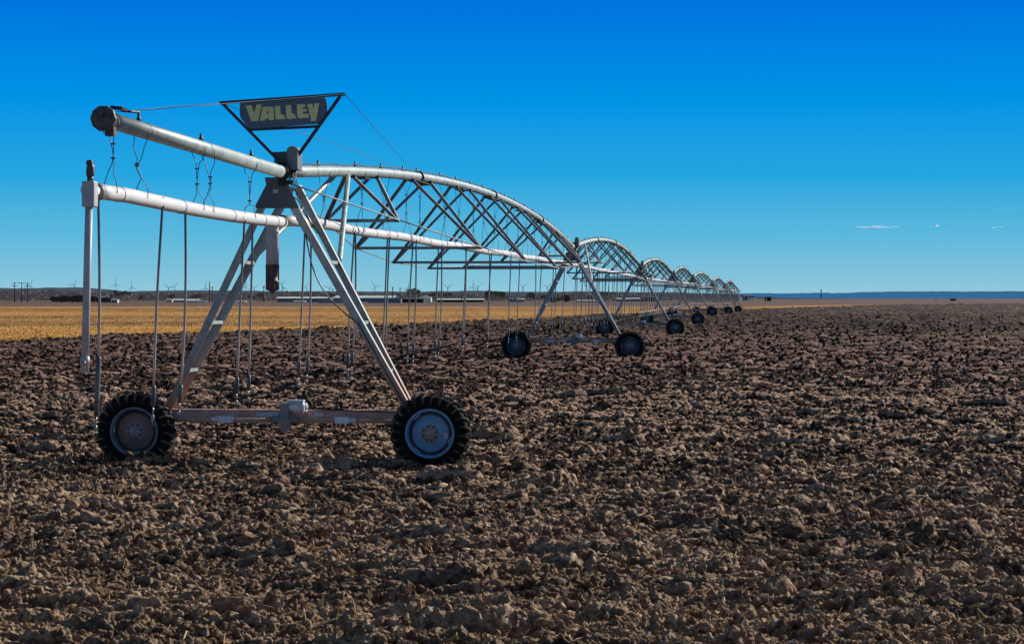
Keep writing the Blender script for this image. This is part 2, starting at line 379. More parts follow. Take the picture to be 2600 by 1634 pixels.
# loose clods and straw scattered on the ploughing (uncountable)
def scatter(name, label, cat, variants, n, y0, y1, smin, smax, power, flatrot, seed):
    r = np.random.default_rng(seed)
    t = r.random(n); q_ = .75; Yp = (y0 ** -q_ + t * (y1 ** -q_ - y0 ** -q_)) ** (-1 / q_)
    Xp = (r.random(n) * 2 - 1) * .30 * Yp
    ok_ = Yp < edgeY(Xp / Yp) * .985; Xp = Xp[ok_]; Yp = Yp[ok_]; n = len(Xp)
    Zp = G(Yp) + soil(Xp, Yp, 0)
    sc = (smin + (smax - smin) * r.random(n) ** power) * ((.75 + np.minimum(Yp, 140) / 70) if not flatrot else 1)
    me = bpy.data.meshes.new(name); me.vertices.add(n); me.vertices.foreach_set('co', np.stack([Xp, Yp, Zp + sc * (.12 if not flatrot else .35)], -1).astype(np.float32).ravel())
    rot = r.random((n, 3)) * 6.283
    if flatrot: rot[:, 0] = (r.random(n) - .5) * 1.0; rot[:, 1] = (r.random(n) - .5) * 1.3
    a = me.attributes.new('rot', 'FLOAT_VECTOR', 'POINT'); a.data.foreach_set('vector', rot.astype(np.float32).ravel())
    a = me.attributes.new('scl', 'FLOAT_VECTOR', 'POINT')
    s3 = sc[:, None] * (.7 + .6 * r.random((n, 3))) if not flatrot else np.stack([sc, .6 + r.random(n) * .8, .6 + r.random(n) * .8], -1)
    a.data.foreach_set('vector', s3.astype(np.float32).ravel())
    a = me.attributes.new('idx', 'INT', 'POINT'); a.data.foreach_set('value', r.integers(0, len(variants), n).astype(np.int32))
    o = link(name, me); tag(o, label, cat, kind='stuff')
    col = bpy.data.collections.new(name + '_shapes')
    for v in variants: col.objects.link(bpy.data.objects.new(name + '_shape', v))
    ng = bpy.data.node_groups.new(name + '_spread', 'GeometryNodeTree')
    ng.interface.new_socket('Geometry', in_out='INPUT', socket_type='NodeSocketGeometry'); ng.interface.new_socket('Geometry', in_out='OUTPUT', socket_type='NodeSocketGeometry')
    N = ng.nodes; L = ng.links; gi = N.new('NodeGroupInput'); go = N.new('NodeGroupOutput')
    ci = N.new('GeometryNodeCollectionInfo'); ci.inputs['Collection'].default_value = col; ci.inputs['Separate Children'].default_value = True; ci.inputs['Reset Children'].default_value = True
    ip = N.new('GeometryNodeInstanceOnPoints'); ip.inputs['Pick Instance'].default_value = True
    def attr(nm, ty):
        q = N.new('GeometryNodeInputNamedAttribute'); q.data_type = ty; q.inputs['Name'].default_value = nm; return q.outputs[0]
    mp = N.new('GeometryNodeMeshToPoints'); L.new(gi.outputs[0], mp.inputs['Mesh'])
    L.new(mp.outputs[0], ip.inputs['Points']); L.new(ci.outputs[0], ip.inputs['Instance'])
    L.new(attr('idx', 'INT'), ip.inputs['Instance Index']); L.new(attr('rot', 'FLOAT_VECTOR'), ip.inputs['Rotation']); L.new(attr('scl', 'FLOAT_VECTOR'), ip.inputs['Scale'])
    L.new(ip.outputs[0], go.inputs[0])
    md = o.modifiers.new('spread', 'NODES'); md.node_group = ng
    return o
import bmesh
def rock(seed):
    bm = bmesh.new(); bmesh.ops.create_icosphere(bm, subdivisions=3, radius=1.0)
    rr = random.Random(seed); planes = [(Vector((rr.gauss(0, 1), rr.gauss(0, 1), rr.gauss(0, 1))).normalized(), rr.uniform(.45, .85)) for _ in range(11)]
    from mathutils import noise as nz
    for v in bm.verts:
        p = v.co.copy()
        for n_, d_ in planes:
            e = p.dot(n_) - d_
            if e > 0: p -= n_ * e
        p *= 1 + .16 * nz.noise(p * 2.2 + Vector((seed, 0, 0))) + .16 * nz.noise(p * 6 + Vector((seed, 3, 0)))
        v.co = p
    me = bpy.data.meshes.new('clod_shape'); bm.to_mesh(me); bm.free(); me.materials.append(M['clod']); return me
M['clod'] = soil_mat(True)
rocks = [rock(i) for i in range(12)]
scatter('soil_clods', 'broken lumps of brown soil lying loose all over the ploughed field', 'soil clods', rocks, 230000, 13.0, 260.0, .010, .050, 1.9, False, 11)
scatter('large_soil_clods', 'bigger rounded dark lumps of earth lying among the ploughed soil', 'soil clods', rocks, 420, 15.0, 60.0, .05, .13, 1.8, False, 17)
M['straw'] = mat('dry_straw', (.70, .52, .22), .7, 0, (.36, .25, .10), 20)
def straw(seed):
    rr = random.Random(seed); b = MB(); k = rr.uniform(-.25, .25)
    b.tube([(-.5, 0, 0), (0, .06 * rr.uniform(-1, 1), k * .3), (.5, 0, 0)], [.006, .005, .004], 4, smooth=False); return b.mesh('straw_shape', M['straw'])
scatter('straw', 'short yellow bits of straw lying loose among the soil clods', 'straw', [straw(i) for i in range(6)], 3500, 13.5, 36.0, .02, .09, 1.8, True, 23)

# ------------------------------------------------------------------ the irrigation machine
Z1 = 29.73
def tower_pos(px, z):
    Y = Z1 * z; return Vector(((px - CX) / F * Y, Y, float(g(Y))))
TW = [tower_pos(*a) for a in ((717, 1), (1455, 2.63), (1625, 4.26), (1707, 5.89), (1757, 7.52), (1808, 9.15), (1839, 10.78), (1866, 12.41))]
def rz_of(a, b): d = b - a; return -math.atan2(d.x, d.y)
RZ = [rz_of(TW[i], TW[i + 1]) for i in range(7)]; RZ.append(RZ[-1])
PH = 4.07 ; LH = 3.41    # pipe heights at a tower
R_ = .545
XH = 2.035

def tyre_mb(side):
    b = MB(); b.mi = 0
    w = .135
    prof = [(.335, -w * .75), (.37, -w * .98), (.43, -w * 1.05), (.485, -w * .92), (.505, -w * .6), (.512, 0), (.505, w * .6), (.485, w * .92), (.43, w * 1.05), (.37, w * .98), (.335, w * .75)]
    b.lathe(prof, (0, 0, 0), (0, 1, 0), 56)
    b.mi = 1; n = 24
    for sd in (-1, 1):
        for k in range(n):
            t0 = 2 * math.pi * (k + (.5 if sd > 0 else 0)) / n
            # lug: bent bar across tread from shoulder to centre, raked
            pts = []
            for (yy, rr, dt) in ((1.04, .462, .0), (.93, .503, .015), (.5, .545, .075), (.0, .548, .145)):
                t = t0 + dt; pts.append((sd * w * yy, rr, t))
            hw = .030
            vs = []
            for (yy, rr, t) in pts:
                for (da, ri) in ((-hw, rr), (hw, rr), (hw, rr - .055), (-hw, rr - .055)):
                    vs.append((math.sin(t + da) * ri, yy, math.cos(t + da) * ri))
            fs = [(0, 1, 2, 3), (15, 14, 13, 12)]
            for i in range(3):
                for j in range(4):
                    fs.append((i * 4 + j, (i + 1) * 4 + j, (i + 1) * 4 + (j + 1) % 4, i * 4 + (j + 1) % 4))
            b.add(vs, fs)
    return b
def rim_mb():
    b = MB()
    prof = [(.338, -.105), (.330, -.125), (.318, -.128), (.306, -.112), (.300, -.085), (.288, -.020), (.268, -.004), (.245, -.030), (.15, -.045), (.13, -.060), (.10, -.062), (.0, -.062)]
    b.lathe(prof[:7], (0, 0, 0), (0, 1, 0), 56)
    b.mi = 1; b.lathe(prof[6:], (0, 0, 0), (0, 1, 0), 56); b.mi = 0
    prof = [(.338, .105), (.318, .125), (.30, .10), (.285, .0), (.0, .02)]
    b.lathe(prof, (0, 0, 0), (0, 1, 0), 40)
    return b
def slots_mb():
    b = MB(); pts = []
    for k in range(7):
        t = .42 * k / 6; pts.append((math.sin(t) * .284, -.088, math.cos(t) * .284))
    return b.tube(pts, [.002, .007, .009, .009, .009, .007, .002], 6)
def hub_mb():
    b = MB()
    b.lathe([(.125, -.055), (.122, -.075), (.075, -.082), (.07, -.11), (.045, -.118), (.040, -.14), (.0, -.145)], (0, 0, 0), (0, 1, 0), 28)
    for k in range(8):
        b.mi = 1; t = k * math.pi / 4 + .2; b.tube([(math.sin(t) * .098, -.07, math.cos(t) * .098), (math.sin(t) * .098, -.098, math.cos(t) * .098)], .013, 6)
    return b
def wheel(parent, x, rusty, rotk, decal=False):
    if not rusty and not decal:
        w = part('wheel', 'rim_g', rim_mb, [M['rimgrey'], M['rimgrey']], parent)
    else:
        w = part('wheel', 'rim_r' if rusty else 'rim', rim_mb, [M['rimring'] if rusty else M['rimblue'], M['rimrust'] if rusty else M['rimblue']], parent)
    w.location = (x, 0, R_); w.rotation_euler = (0, rotk, 0)
    part('tyre', 'tyre', lambda: tyre_mb(0), [M['rubber'], M['lug']], w)
    part('rim_crease_shade', 'crease_shade', lambda: MB().lathe([(.292, -.045), (.284, -.028), (.264, -.026), (.256, -.036)], (0, 0, 0), (0, 1, 0), 48), M['band'], w)  # dark ring painting shade into the crease of the dish
    part('hub', 'hub', hub_mb, [M['hub'], M['dark']], w)
    for a0 in (.6, 2.5, 4.3):
        part('rim_slot', 'slots', slots_mb, M['slot'], w).rotation_euler = (0, a0, 0)
    if decal:
        b = MB(); b.box((0, 0, 0), (.045, .003, .075)); d = b.build('decal', M['decal'], w)
        d.matrix_local = Matrix.Rotation(-rotk, 4, 'Y') @ Matrix.Translation((.215, -.046, -.03)) @ Matrix.Rotation(-.1, 4, 'Y')
    return w

def leg_pts(side, rear, t):    # t 0 top .. 1 bottom
    top = Vector((side * .11 - .08, 0.0 if not rear else 1.20, 3.92))
    bot = Vector((side * 1.75 + .03, .20 if not rear else .52, .80))
    return top.lerp(bot, t)
def make_tower(i):
    t = empty('drive_tower', TW[i], RZ[i])
    for sd in (-1, 1):
        for rear in (False, True):
            def f(sd=sd, rear=rear):
                b = MB(); a = leg_pts(sd, rear, -.01); c = leg_pts(sd, rear, 1.0)
                b.angle(a, c, .105, .008, (-sd, 0, -.55), (0, 1 if not rear else -1, 0)); return b
            part('leg', ('leg', sd, rear), f, M['leg'], t)
        for tt in (.335, .60, .81):
            def f(sd=sd, tt=tt):
                b = MB(); a = leg_pts(sd, False, tt); c = leg_pts(sd, True, tt)
                o = Vector((-sd * .055, 0, -.02)); b.bar(a + o, c + o, .085, .045); return b
            part('leg_brace', ('lb', sd, tt), f, M['galv'], t)
        def f(sd=sd):
            b = MB(); a = leg_pts(sd, True, .335) + Vector((-sd * .02, .03, 0)); c = Vector((sd * .10, 4.35, 4.28))
            b.tube([a, a.lerp(c, .04), c.lerp(a, .03), c], [.028, .039, .039, .028], 12); return b
        part('brace_tube', ('bt', sd), f, M['galv'], t)
    def f():
        b = MB(); b.box((0, .10, .745), (3.72, .13, .165)); b.box((0, .10, .835), (3.72, .16, .008))
        for sd in (-1, 1): b.box((sd * 1.78, .06, .70), (.14, .22, .34))
        return b
    bm_ = part('base_beam', 'beam', f, M['beam'], t); bm_.location = (0, .14, 0)
    for x0_, x1_ in ((-.40, -.08), (.40, .52)):
        def f(x0_=x0_, x1_=x1_):
            b = MB(); b.box(((x0_ + x1_) / 2, .033, .775), (x1_ - x0_, .004, .062)); return b
        part('decal', ('plate', x0_), f, M['decal'], bm_)
    def f():
        b = MB()
        for sd in (-1, 1): b.tube([(sd * .14, -.04, .71), (sd * 1.80, -.04, .70)], .022, 10)
        return b
    part('drive_shaft', 'shaft', f, M['shaft'], t).location = (0, .14, 0)
    for sd in (-1, 1):
        def f(sd=sd):
            b = MB(); b.tube([(sd * .70, -.04, .71), (sd * .92, -.04, .71)], .048, 14); b.box((sd * .81, -.045, .71), (.18, .10, .085)); b.tube([(sd * .92, -.04, .71), (sd * 1.0, -.04, .71)], .033, 12); return b
        part('shaft_coupler', ('coup', sd), f, M['alu'], t).location = (0, .14, 0)
        def f(sd=sd):
            b = MB(); b.box((sd * 1.80, .20, .60), (.16, .16, .24)); b.tube([(sd * 1.80, .08, .60), (sd * 1.80, .16, .60)], .09, 16); b.tube([(sd * XH, .17, .545), (sd * 1.80, .17, .56)], .05, 12)
            b.tube([(sd * XH, -.05, .545), (sd * XH, .16, .545)], .055, 14); b.box((sd * 1.93, .16, .58), (.34, .09, .16)); return b
        part('wheel_gearbox', ('wg', sd), f, M['gear'], t)
    def f():
        b = MB(); b.box((.02, -.03, .76), (.12, .17, .34)); b.tube([(.02, -.16, .68), (.02, .10, .68)], .075, 16); b.box((.0, -.03, .60), (.09, .10, .10)); b.tube([(-.16, -.04, .71), (.2, -.04, .71)], .045, 12); return b
    part('centre_gearbox', 'cg', f, M['gear'], t).location = (0, .14, 0)
    def f():
        b = MB(); b.tube([(.06, -.04, .88), (.26, -.04, .88)], .068, 20); b.tube([(.26, -.04, .88), (.275, -.04, .88)], .082, 20); b.tube([(.30, -.04, .88), (.315, -.04, .88)], .062, 20); b.tube([(.29, -.04, .885), (.33, -.04, .885)], .03, 8)
        b.box((.165, -.04, .965), (.23, .10, .03)); return b
    part('drive_motor', 'motor', f, M['alu'], t).location = (0, .14, 0)
    def f():
        b = MB(); b.prism([(-.24, 4.0), (.06, 4.0), (.08, 3.90), (.23, 3.60), (.22, 3.58), (-.36, 3.58), (-.37, 3.62), (-.22, 3.90)], .012, (0, -.022, 0), (1, 0, 0), (0, 0, 1), (0, 1, 0))
        b.box((-.20, -.03, 3.82), (.12, .02, .022)); return b
    part('gusset_plate', 'gusset', f, M['plate'], t)
    def f():
        b = MB(); b.box((-.09, -.026, 3.81), (.07, .004, .05)); return b
    part('decal', 'gdecal', f, M['decal'], t)
    def f():    # round-topped control box
        b = MB(); w = .075; poly = [(-w, 0), (w, 0)] + [(w * math.cos(a), .25 + w * .8 * math.sin(a)) for a in [k * math.pi / 10 for k in range(11)]]
        b.prism(poly, .30, (.13, .02, 4.115), (1, 0, 0), (0, 0, 1), (0, 1, 0)); b.box((.13, .17, 4.11), (.18, .33, .012))
        b.box((.13, .1, 4.08), (.05, .05, .08)); return b
    part('control_box', 'cbox', f, M['box'], t)
    def f():
        b = MB(); b.tube([(0, -.12, 4.07), (0, -.05, 4.08), (0, .05, 4.08), (0, .12, 4.07)], [.10, .115, .115, .10], 20); b.tube([(-.0, -.18, 4.07), (0, .18, 4.07)], .095, 20)
        b.box((-.02, 0, 4.22), (.16, .12, .05)); b.tube([(.0, .0, 3.88), (0, 0, 4.0)], .06, 12); b.box((.06, .02, 3.93), (.16, .10, .06)); return b
    part('flex_joint', 'joint', f, M['dark'], t)
    def f():
        b = MB()
        for k in range(3):
            o = .02 * k
            b.tube([(.13 + o, .05, 4.10), (.15 + o, .03, 3.95), (.20 + o, .05, 3.70), (.30 + o, .2, 3.45 - o), (.40 + o, .40, 3.25)], .006, 6)
        b.tube([(.16, 0, 4.1), (.12, -.02, 3.98), (.05, -.04, 3.92), (-.02, -.06, 3.97), (-.05, -.04, 4.05)], .010, 6)
        b.tube([(.20, 0, 4.1), (.13, -.02, 3.90), (.25, -.02, 3.70)], .008, 6)
        a = leg_pts(1, False, .22); c = leg_pts(1, False, .60)
        pts = []
        for k in range(11):
            u = k / 10; p = a.lerp(c, u); p.x -= .10 + .14 * math.sin(math.pi * u); p.z -= .10 * math.sin(math.pi * u); p.y -= .01; pts.append(p)
        b.tube(pts, .009, 6)
        a = leg_pts(1, False, .60); c = leg_pts(1, False, 1.0); b.tube([a + Vector((-.07, -.01, 0)), c + Vector((-.07, -.01, 0)), Vector((.9, .1, .84)), Vector((.3, .05, .86))], .009, 6)
        return b
    part('power_cable', 'towercable', f, M['cable'], t)
    wheel(t, -XH, i == 0, .3 + i * .7); wheel(t, XH, False, 1.1 + i * .9, decal=(i == 0))
    return t
tnames = ['nearest', 'second nearest', 'third nearest', 'fourth nearest', 'fifth nearest', 'sixth nearest', 'farthest']
tdesc = ['nearest drive tower, right under the name sign, with one rusty and one blue-grey wheel', 'second drive tower from the camera, standing where the two nearest arches meet', 'third drive tower from the camera on the ploughed soil',
         'fourth drive tower from the camera, between third and fourth arches', 'fifth drive tower from the camera, small, on a slight rise', 'sixth drive tower from the camera, its wheels just left of the last pair', 'farthest wheeled drive tower of the row, smallest of all']
for i in range(7):
    t = make_tower(i); tag(t, tdesc[i], 'irrigation tower', 'drive towers carrying the irrigation arches')

# centre pivot point, the fixed end far off
pv = empty('pivot_point', TW[7], RZ[7], 'far fixed pivot frame with four legs at the end of the irrigation row', 'pivot frame')
for sx in (-1, 1):
    for sy in (-1, 1):
        b = MB(); b.bar((sx * 1.5, sy * 1.5, .1), (sx * .25, sy * .25, 3.9), .1, .1); b.build('leg', M['leg'], pv)
b = MB(); b.tube([(0, 0, .1), (0, 0, 4.2)], .1, 12); b.build('riser_pipe', M['galv'], pv)
for zz in (1.2, 2.6):
    b = MB(); w = 1.5 - (zz - .1) / 3.8 * 1.25
    for k in range(4):
        a = [(-w, -w), (w, -w), (w, w), (-w, w)]; b.bar((*a[k], zz), (*a[(k + 1) % 4], zz), .07, .07)
    b.build('cross_frame', M['steel'], pv)
b = MB(); b.box((.4, .2, 1.9), (.5, .3, .8)); b.build('control_panel', M['galv'], pv)

# spans
TR = [None, (.62, 1.26), (1.23, .94), (1.50, .75), (1.62, .69), (1.53, .80), (1.25, 1.0), (.65, 1.3)]
sdesc = ['nearest and largest arched span of pipe and truss, between first and second towers', 'second arched span, between the second and third towers', 'third arched span from the camera', 'fourth arched span from the camera, slate grey with truss bars',
         'fifth arched span, seen small in the row', 'sixth arched span, next to last in the row', 'last arched span, smallest, reaching the far pivot']
def outlet(b, x, y, z): b.tube([(x, y, z), (x, y, z + .035), (x, y, z + .04), (x, y, z + .085)], [.024, .024, .016, .013], 8)
def hanger(b, s, zt, zb, r, lr=.085, seed=0):
    """two strands looped over upper pipe, tied, then parting round the lower pipe"""
    rr = random.Random(seed); k1 = zt - (zt - zb) * rr.uniform(.2, .45); k2 = zb + (zt - zb) * rr.uniform(.22, .45); wx = rr.uniform(-.05, .05); j1 = rr.uniform(-.03, .03); j2 = rr.uniform(-.04, .04)
    for sd in (-1, 1):
        b.tube([(sd * .088, s, zt - .0), (sd * .075, s, zt - .07), (sd * .055 + j1, s, (zt - .07 + k1) / 2), (sd * .012 + wx * .5, s + sd * .02, k1), (wx + sd * .006, s, (k1 + k2) / 2), (-sd * .010 + wx, s, k2), (-sd * .035 + j2 * sd, s + sd * .03, (k2 + zb) / 2 + .06), (-sd * .075 + j2 * .5, s + sd * .05, zb + .11), (-sd * .084, s + sd * .05, zb)], r, 5)
    b.box((wx, s, k1 - .06), (.05, .02, .014)); b.box((wx, s, k2 + .05), (.05, .02, .014))
def ring(b, p0, d, rad, w=.012): b.tube([Vector(p0) - Vector(d) * w, Vector(p0) + Vector(d) * w], rad, 20)
OUTS = [.082, .183, .265, .345, .4, .506, .587, .667, .745, .82, .90, .98, 1.06, 1.14, 1.22, 1.30, 1.38, 1.46, 1.55]
HOSEZ1 = [1.040, 1.073, 1.169, 1.195, 1.286, 1.303, 1.387, 1.40, 1.497, 1.51, 1.63, 1.66, 1.79, 1.81, 1.93, 2.045, 2.16, 2.26, 2.37, 2.39, 2.49]

def hose_mesh(kind):
    def f(h, r0, wl, simple):
        b = MB(); return b
HCOUNT = 0
def add_hose(P, top, bot, lean, side, label, group, far=False, wl=.23, seed=0):
    """P: world point under pipe at hose; hangs from z=top to z=bot with a lean"""
    rr = random.Random(seed)
    L_ = top - bot
    o = empty('drop_hose', (P[0], P[1], top), RZ[0], label, 'hose', group)
    key = ('hose', far, round(wl, 2), seed % 5)
    k = lean / 2.2
    bend = [.0, .02, -.02, .03, -.01][seed % 5]
    def path(u): return Vector((-lean * u + bend * math.sin(math.pi * u), .03 * math.sin(2.5 * u), -2.28 * u))
    hl = 1 - (wl + .15) / 2.28; 
    if far:
        def f():
            b = MB(); b.tube([(side * .0, 0, .03)] + [path(u / 4 * hl) for u in range(1, 5)], .0165, 5); b.tube([path(hl), path(hl + wl / 2.28)], .026, 6); b.tube([path(hl + wl / 2.28), path(1.0)], .014, 5); return b
        if key not in CACHE: CACHE[key] = f().mesh('drop_hose', [M['hose']])
        bpy.data.objects.remove(o)
        o = link('drop_hose', CACHE[key], None, (P[0], P[1], top)); o.rotation_euler = (0, 0, RZ[0]); tag(o, label, 'hose', group)
        return o
    def f():
        b = MB(); b.tube([(0, 0, .10), (0, 0, .02)] + [path(u / 8 * hl) for u in range(1, 9)], .014, 8); b.tube([(0, 0, .12), (0, 0, .0)], .02, 8); return b
    part('hose_tube', key + ('t',), f, M['hose'], o)
    def f():
        b = MB(); b.tube([path(hl), path(hl + .01), path(hl + wl / 2.28 - .005), path(hl + wl / 2.28)], [.018, .026, .026, .02], 10); return b
    part('hose_weight', key + ('w',), f, M['weight'], o)
    def f():
        b = MB(); b.tube([path(hl + wl / 2.28), path(1 - .03)], .009, 6); p = path(1 - .03); b.tube([p, p + Vector((0, 0, -.02)), p + Vector((0, 0, -.035)), p + Vector((0, 0, -.07))], [.009, .018, .018, .009], 10); return b
    part('nozzle', key + ('n',), f, M['nozzle'], o)
    return o
def local2world(i, x, s, z): return TW[i] + Matrix.Rotation(RZ[i], 3, 'Z') @ Vector((x, s, z))

for i in range(7):
    A, B = TW[i], TW[i + 1]; Lh = math.hypot(B.x - A.x, B.y - A.y); dz = B.z - A.z
    sp = empty('irrigation_span', A, RZ[i], sdesc[i], 'irrigation span', 'arched spans of the irrigation machine')
    PZ = lambda s: PH + dz * s / Lh + 4 * .77 * (s / Lh) * (1 - s / Lh)
    n = 40; pts = [(0, .14 + (Lh - .28) * k / n, PZ(.14 + (Lh - .28) * k / n)) for k in range(n + 1)]
    b = MB(); b.tube(pts, .084, 22 if i < 3 else 12); b.build('main_pipe', M['galv'], sp)
    for k in (2, 4, 6):
        s = Lh * k / 8; d = Vector((0, 1, (PZ(s + .1) - PZ(s - .1)) / .2)).normalized(); b = MB(); p = Vector((0, s, PZ(s)))
        b.tube([p - d * .03, p + d * .03], .118, 20); b.build('pipe_flange', M['dark'], sp)
    # outlets, straps
    nout = 19
    for k in range(nout):
        s = (OUTS[k] - .0) / 1.63 * Lh if k < len(OUTS) else 0
        b = MB(); outlet(b, 0, s, PZ(s) + .08); b.build('sprinkler_outlet', M['dark'], sp)
    if i < 3:
        rr = random.Random(i); b = MB(); s = .5
        while s < Lh - .3:
            p = Vector((0, s, PZ(s))); d = Vector((0, 1, (PZ(s + .1) - PZ(s - .1)) / .2)).normalized(); ring(b, p, d, .0862, .004 + .004 * (i > 0)); s += rr.choice((.75, 1.2, 1.2, 1.6))
        b.build('pipe_straps', M['band'], sp)['kind'] = 'stuff'
    # power cable lying along the top
    b = MB(); pts = []
    for k in range(81):
        s = .35 + (Lh - .7) * k / 80; pts.append((.02 + .012 * math.sin(k * 1.7), s, PZ(s) + .092 + .022 * abs(math.sin(k * .93)) + (.05 if i > 2 else 0)))
    b.tube(pts, .011, 6); b.build('power_cable', M['cable'], sp)
    nodes = {-1: [], 1: []}
    zbase = lambda s: CAMZ + dz * s / Lh
    for k in range(1, 8):
        hw, hh = TR[k]; s = Lh * k / 8; zn = zbase(s) + hh
        for sd in (-1, 1):
            q = Vector((sd * hw, s, zn)); nodes[sd].append(q)
            for e in (-1, 1):
                s2 = s + e * 1.12
                b = MB(); top = Vector((sd * .07, s2, PZ(s2) - .05)); b.angle(q, top, .055, .007, (0, e, 0), (-sd, 0, .6)); b.build('truss_strut', M['steel'], sp)
        b = MB(); b.angle((-hw, s, zn + .02), (hw, s, zn + .02), .055, .007, (0, 0, -1), (0, 1, 0)); b.build('cross_bar', M['steel'], sp)
        b = MB(); b.box((0, s, PZ(s) - .10), (.20, 2.3 if k % 2 == 0 else .5, .02)); b.box((0, s - 1.12, PZ(s - 1.12) - .075), (.2, .09, .05)); b.box((0, s + 1.12, PZ(s + 1.12) - .075), (.2, .09, .05)); b.build('truss_bracket', M['dark'], sp)
    for sd in (-1, 1):
        b = MB(); ch = [Vector((sd * .10, .25, PH - .16))] + nodes[sd] + [Vector((sd * .1, Lh - .25, PH + dz - .16))]
        for a, c in zip(ch[:-1], ch[1:]): b.tube([a, c], .0115, 6)
        b.build('truss_rod', M['steel'], sp)
    # suspended white pipe
    lp = empty('suspended_white_pipe', A, RZ[i], ['white plastic pipe hanging under the nearest arched span', 'white plastic pipe hanging under the second arched span', 'white plastic pipe hanging under the third arched span', 'white plastic pipe under the fourth arched span',
               'white plastic pipe under the fifth arched span', 'white plastic pipe under the sixth arched span', 'white plastic pipe under the last arched span'][i], 'pipe', 'white pipes suspended under the spans')
    LZ = lambda s: LH + dz * s / Lh + .035 + .012 * math.sin(s * .75 + i) - .035 * math.exp(-s)
    n = 60; b = MB(); pts = []
    for k in range(n + 1):
        s = Lh * k / n - .02 * (k == 0) * 0; pts.append((.012 * math.sin(s * .5), s, LZ(s)))
    b.tube(pts, .076, 20 if i < 3 else 10); b.build('pipe', M['white'], lp)
    s = .9; kk = 0; rr = random.Random(40 + i)
    while s < Lh - .4:
        b = MB(); x = .012 * math.sin(s * .5)
        if kk % 3 == 2: b.tube([(x, s - .05, LZ(s)), (x, s + .05, LZ(s))], .083, 20); b.build('coupling', M['whitegrey'], lp)
        else: ring(b, (x, s, LZ(s)), (0, 1, 0), .0795, .013); b.build('pipe_band', M['band'], lp)
        s += rr.choice((1.1, 1.7, 2.3)); kk += 1
    for k in range(nout):
        s = OUTS[k] / 1.63 * Lh + .5
        if s > Lh - .3: continue
        b = MB(); hanger(b, s, PZ(s), LZ(s), .0048, seed=i * 40 + k); b.build('hanger_wire', M['wire'], lp)
    # hoses
    for k, z in enumerate(HOSEZ1 if i == 0 else sorted(HOSEZ1 + [1.12, 1.24, 1.34, 1.45, 1.57, 1.72, 1.87, 1.99, 2.10, 2.31])):
        rr = random.Random(i * 100 + k)
        s = (z - 1) / 1.63 * Lh
        if i > 0: s += rr.uniform(-.3, .3)
        s = min(max(s, .4), Lh - .6)
        side = 1 if k % 2 == 0 else -1
        x = side * .06 + .012 * math.sin(s * .5)
        P = local2world(i, x, s, LZ(s))
        wd = ['nearest', 'second', 'third', 'fourth', 'fifth', 'sixth', 'last'][i]
        if i == 0: lab = 'dark drop hose under the nearest arch, %s along from its near tower' % ordn(k + 1)
        elif i == 1: lab = 'thin drop hose under the second arch, %s along from its near tower' % ordn(k + 1)
        else: lab = 'thin drop hose hanging under the %s arch' % wd
        add_hose(P, P.z - .07, 0, .085 + rr.uniform(-.02, .03), side, lab, 'drop hoses under the %s arch' % wd, far=i > 1, seed=k + i)

# overhang in front of the nearest tower
S_END = -(1 - .7235) * Z1 / math.cos(RZ[0])      # end of the overhang
ov = empty('overhang_pipe', TW[0], RZ[0], 'grey overhanging pipe with a dark round end cap pointing at the camera', 'pipe')
OZ = lambda s: PH + .055 * s / S_END
b = MB(); b.tube([(0, S_END + .02, OZ(S_END)), (0, S_END / 2, OZ(S_END / 2)), (0, -.14, PH)], .084, 28); b.build('main_pipe', M['galv'], ov)
e = Vector((0, S_END, OZ(S_END)))
b = MB(); b.lathe([(0, -.012), (.128, -.012), (.130, .0), (.130, .02), (.09, .021)], e, (0, 1, 0), 10, smooth=False)
b.tube([e + Vector((-.015, -.05, .035)), e + Vector((-.015, 0, .035))], .027, 16)
for k in range(10):
    t = 2 * math.pi * (k + .5) / 10; p = e + Vector((math.cos(t) * .108, -.012, math.sin(t) * .108)); b.tube([p, p + Vector((0, -.01, 0))], .009, 6)
b.build('end_cap', M['cast'], ov)
b = MB(); b.tube([e + Vector((0, .06, 0)), e + Vector((0, .16, 0))], .092, 24); b.box(e + Vector((.04, .12, -.12)), (.09, .10, .09)); b.build('end_clamp', M['cast'], ov)
b = MB(); b.box(e + Vector((.10, .20, .115)), (.12, .20, .03), Matrix.Rotation(.1, 3, 'Y')); b.tube([e + Vector((.10, .3, .10)), e + Vector((.22, .5, .10))], .014, 8); b.build('cable_bracket', M['dark'], ov)
for z in (.764, .851, .937):
    s = -(1 - z) * Z1; b = MB(); outlet(b, 0, s, OZ(s) + .08); b.build('sprinkler_outlet', M['dark'], ov)
    b = MB(); ring(b, (0, s + .22, OZ(s)), (0, 1, 0), .0862, .005); b.build('pipe_band', M['band'], ov)

lo = empty('suspended_white_pipe', TW[0], RZ[0], 'white pipe with rust stains hanging below the grey overhanging pipe', 'pipe', 'white pipes suspended under the spans')
LO = lambda s: LH + (-.02 + .05 * (s / S_END)) * 1 - .05 * abs(math.sin(s * .42)) * .6 - .03 * (s / S_END)
n = 24; S0 = S_END - .25
b = MB(); b.tube([(0, S0 * (1 - k / n), LO(S0 * (1 - k / n))) for k in range(n + 1)], .076, 28); b.build('pipe', M['white'], lo)
b = MB(); b.tube([(0, S0 - .02, LO(S0)), (0, S0 + .03, LO(S0)), (0, S0 + .10, LO(S0)), (0, S0 + .12, LO(S0))], [.078, .084, .084, .078], 28); b.build('end_collar', M['collar'], lo)
b = MB(); b.tube([(-.0, S0 - .30, LO(S0)), (0, S0 - .01, LO(S0))], .058, 24); b.build('end_stub', M['white'], lo)
for s in (-8.0 + .25, -5.35, -3.0, -1.3, -.55, .0):
    b = MB(); ring(b, (0, s, LO(s) if s < 0 else LH), (0, 1, 0), .0795, .010); b.build('pipe_band', M['band'], lo)
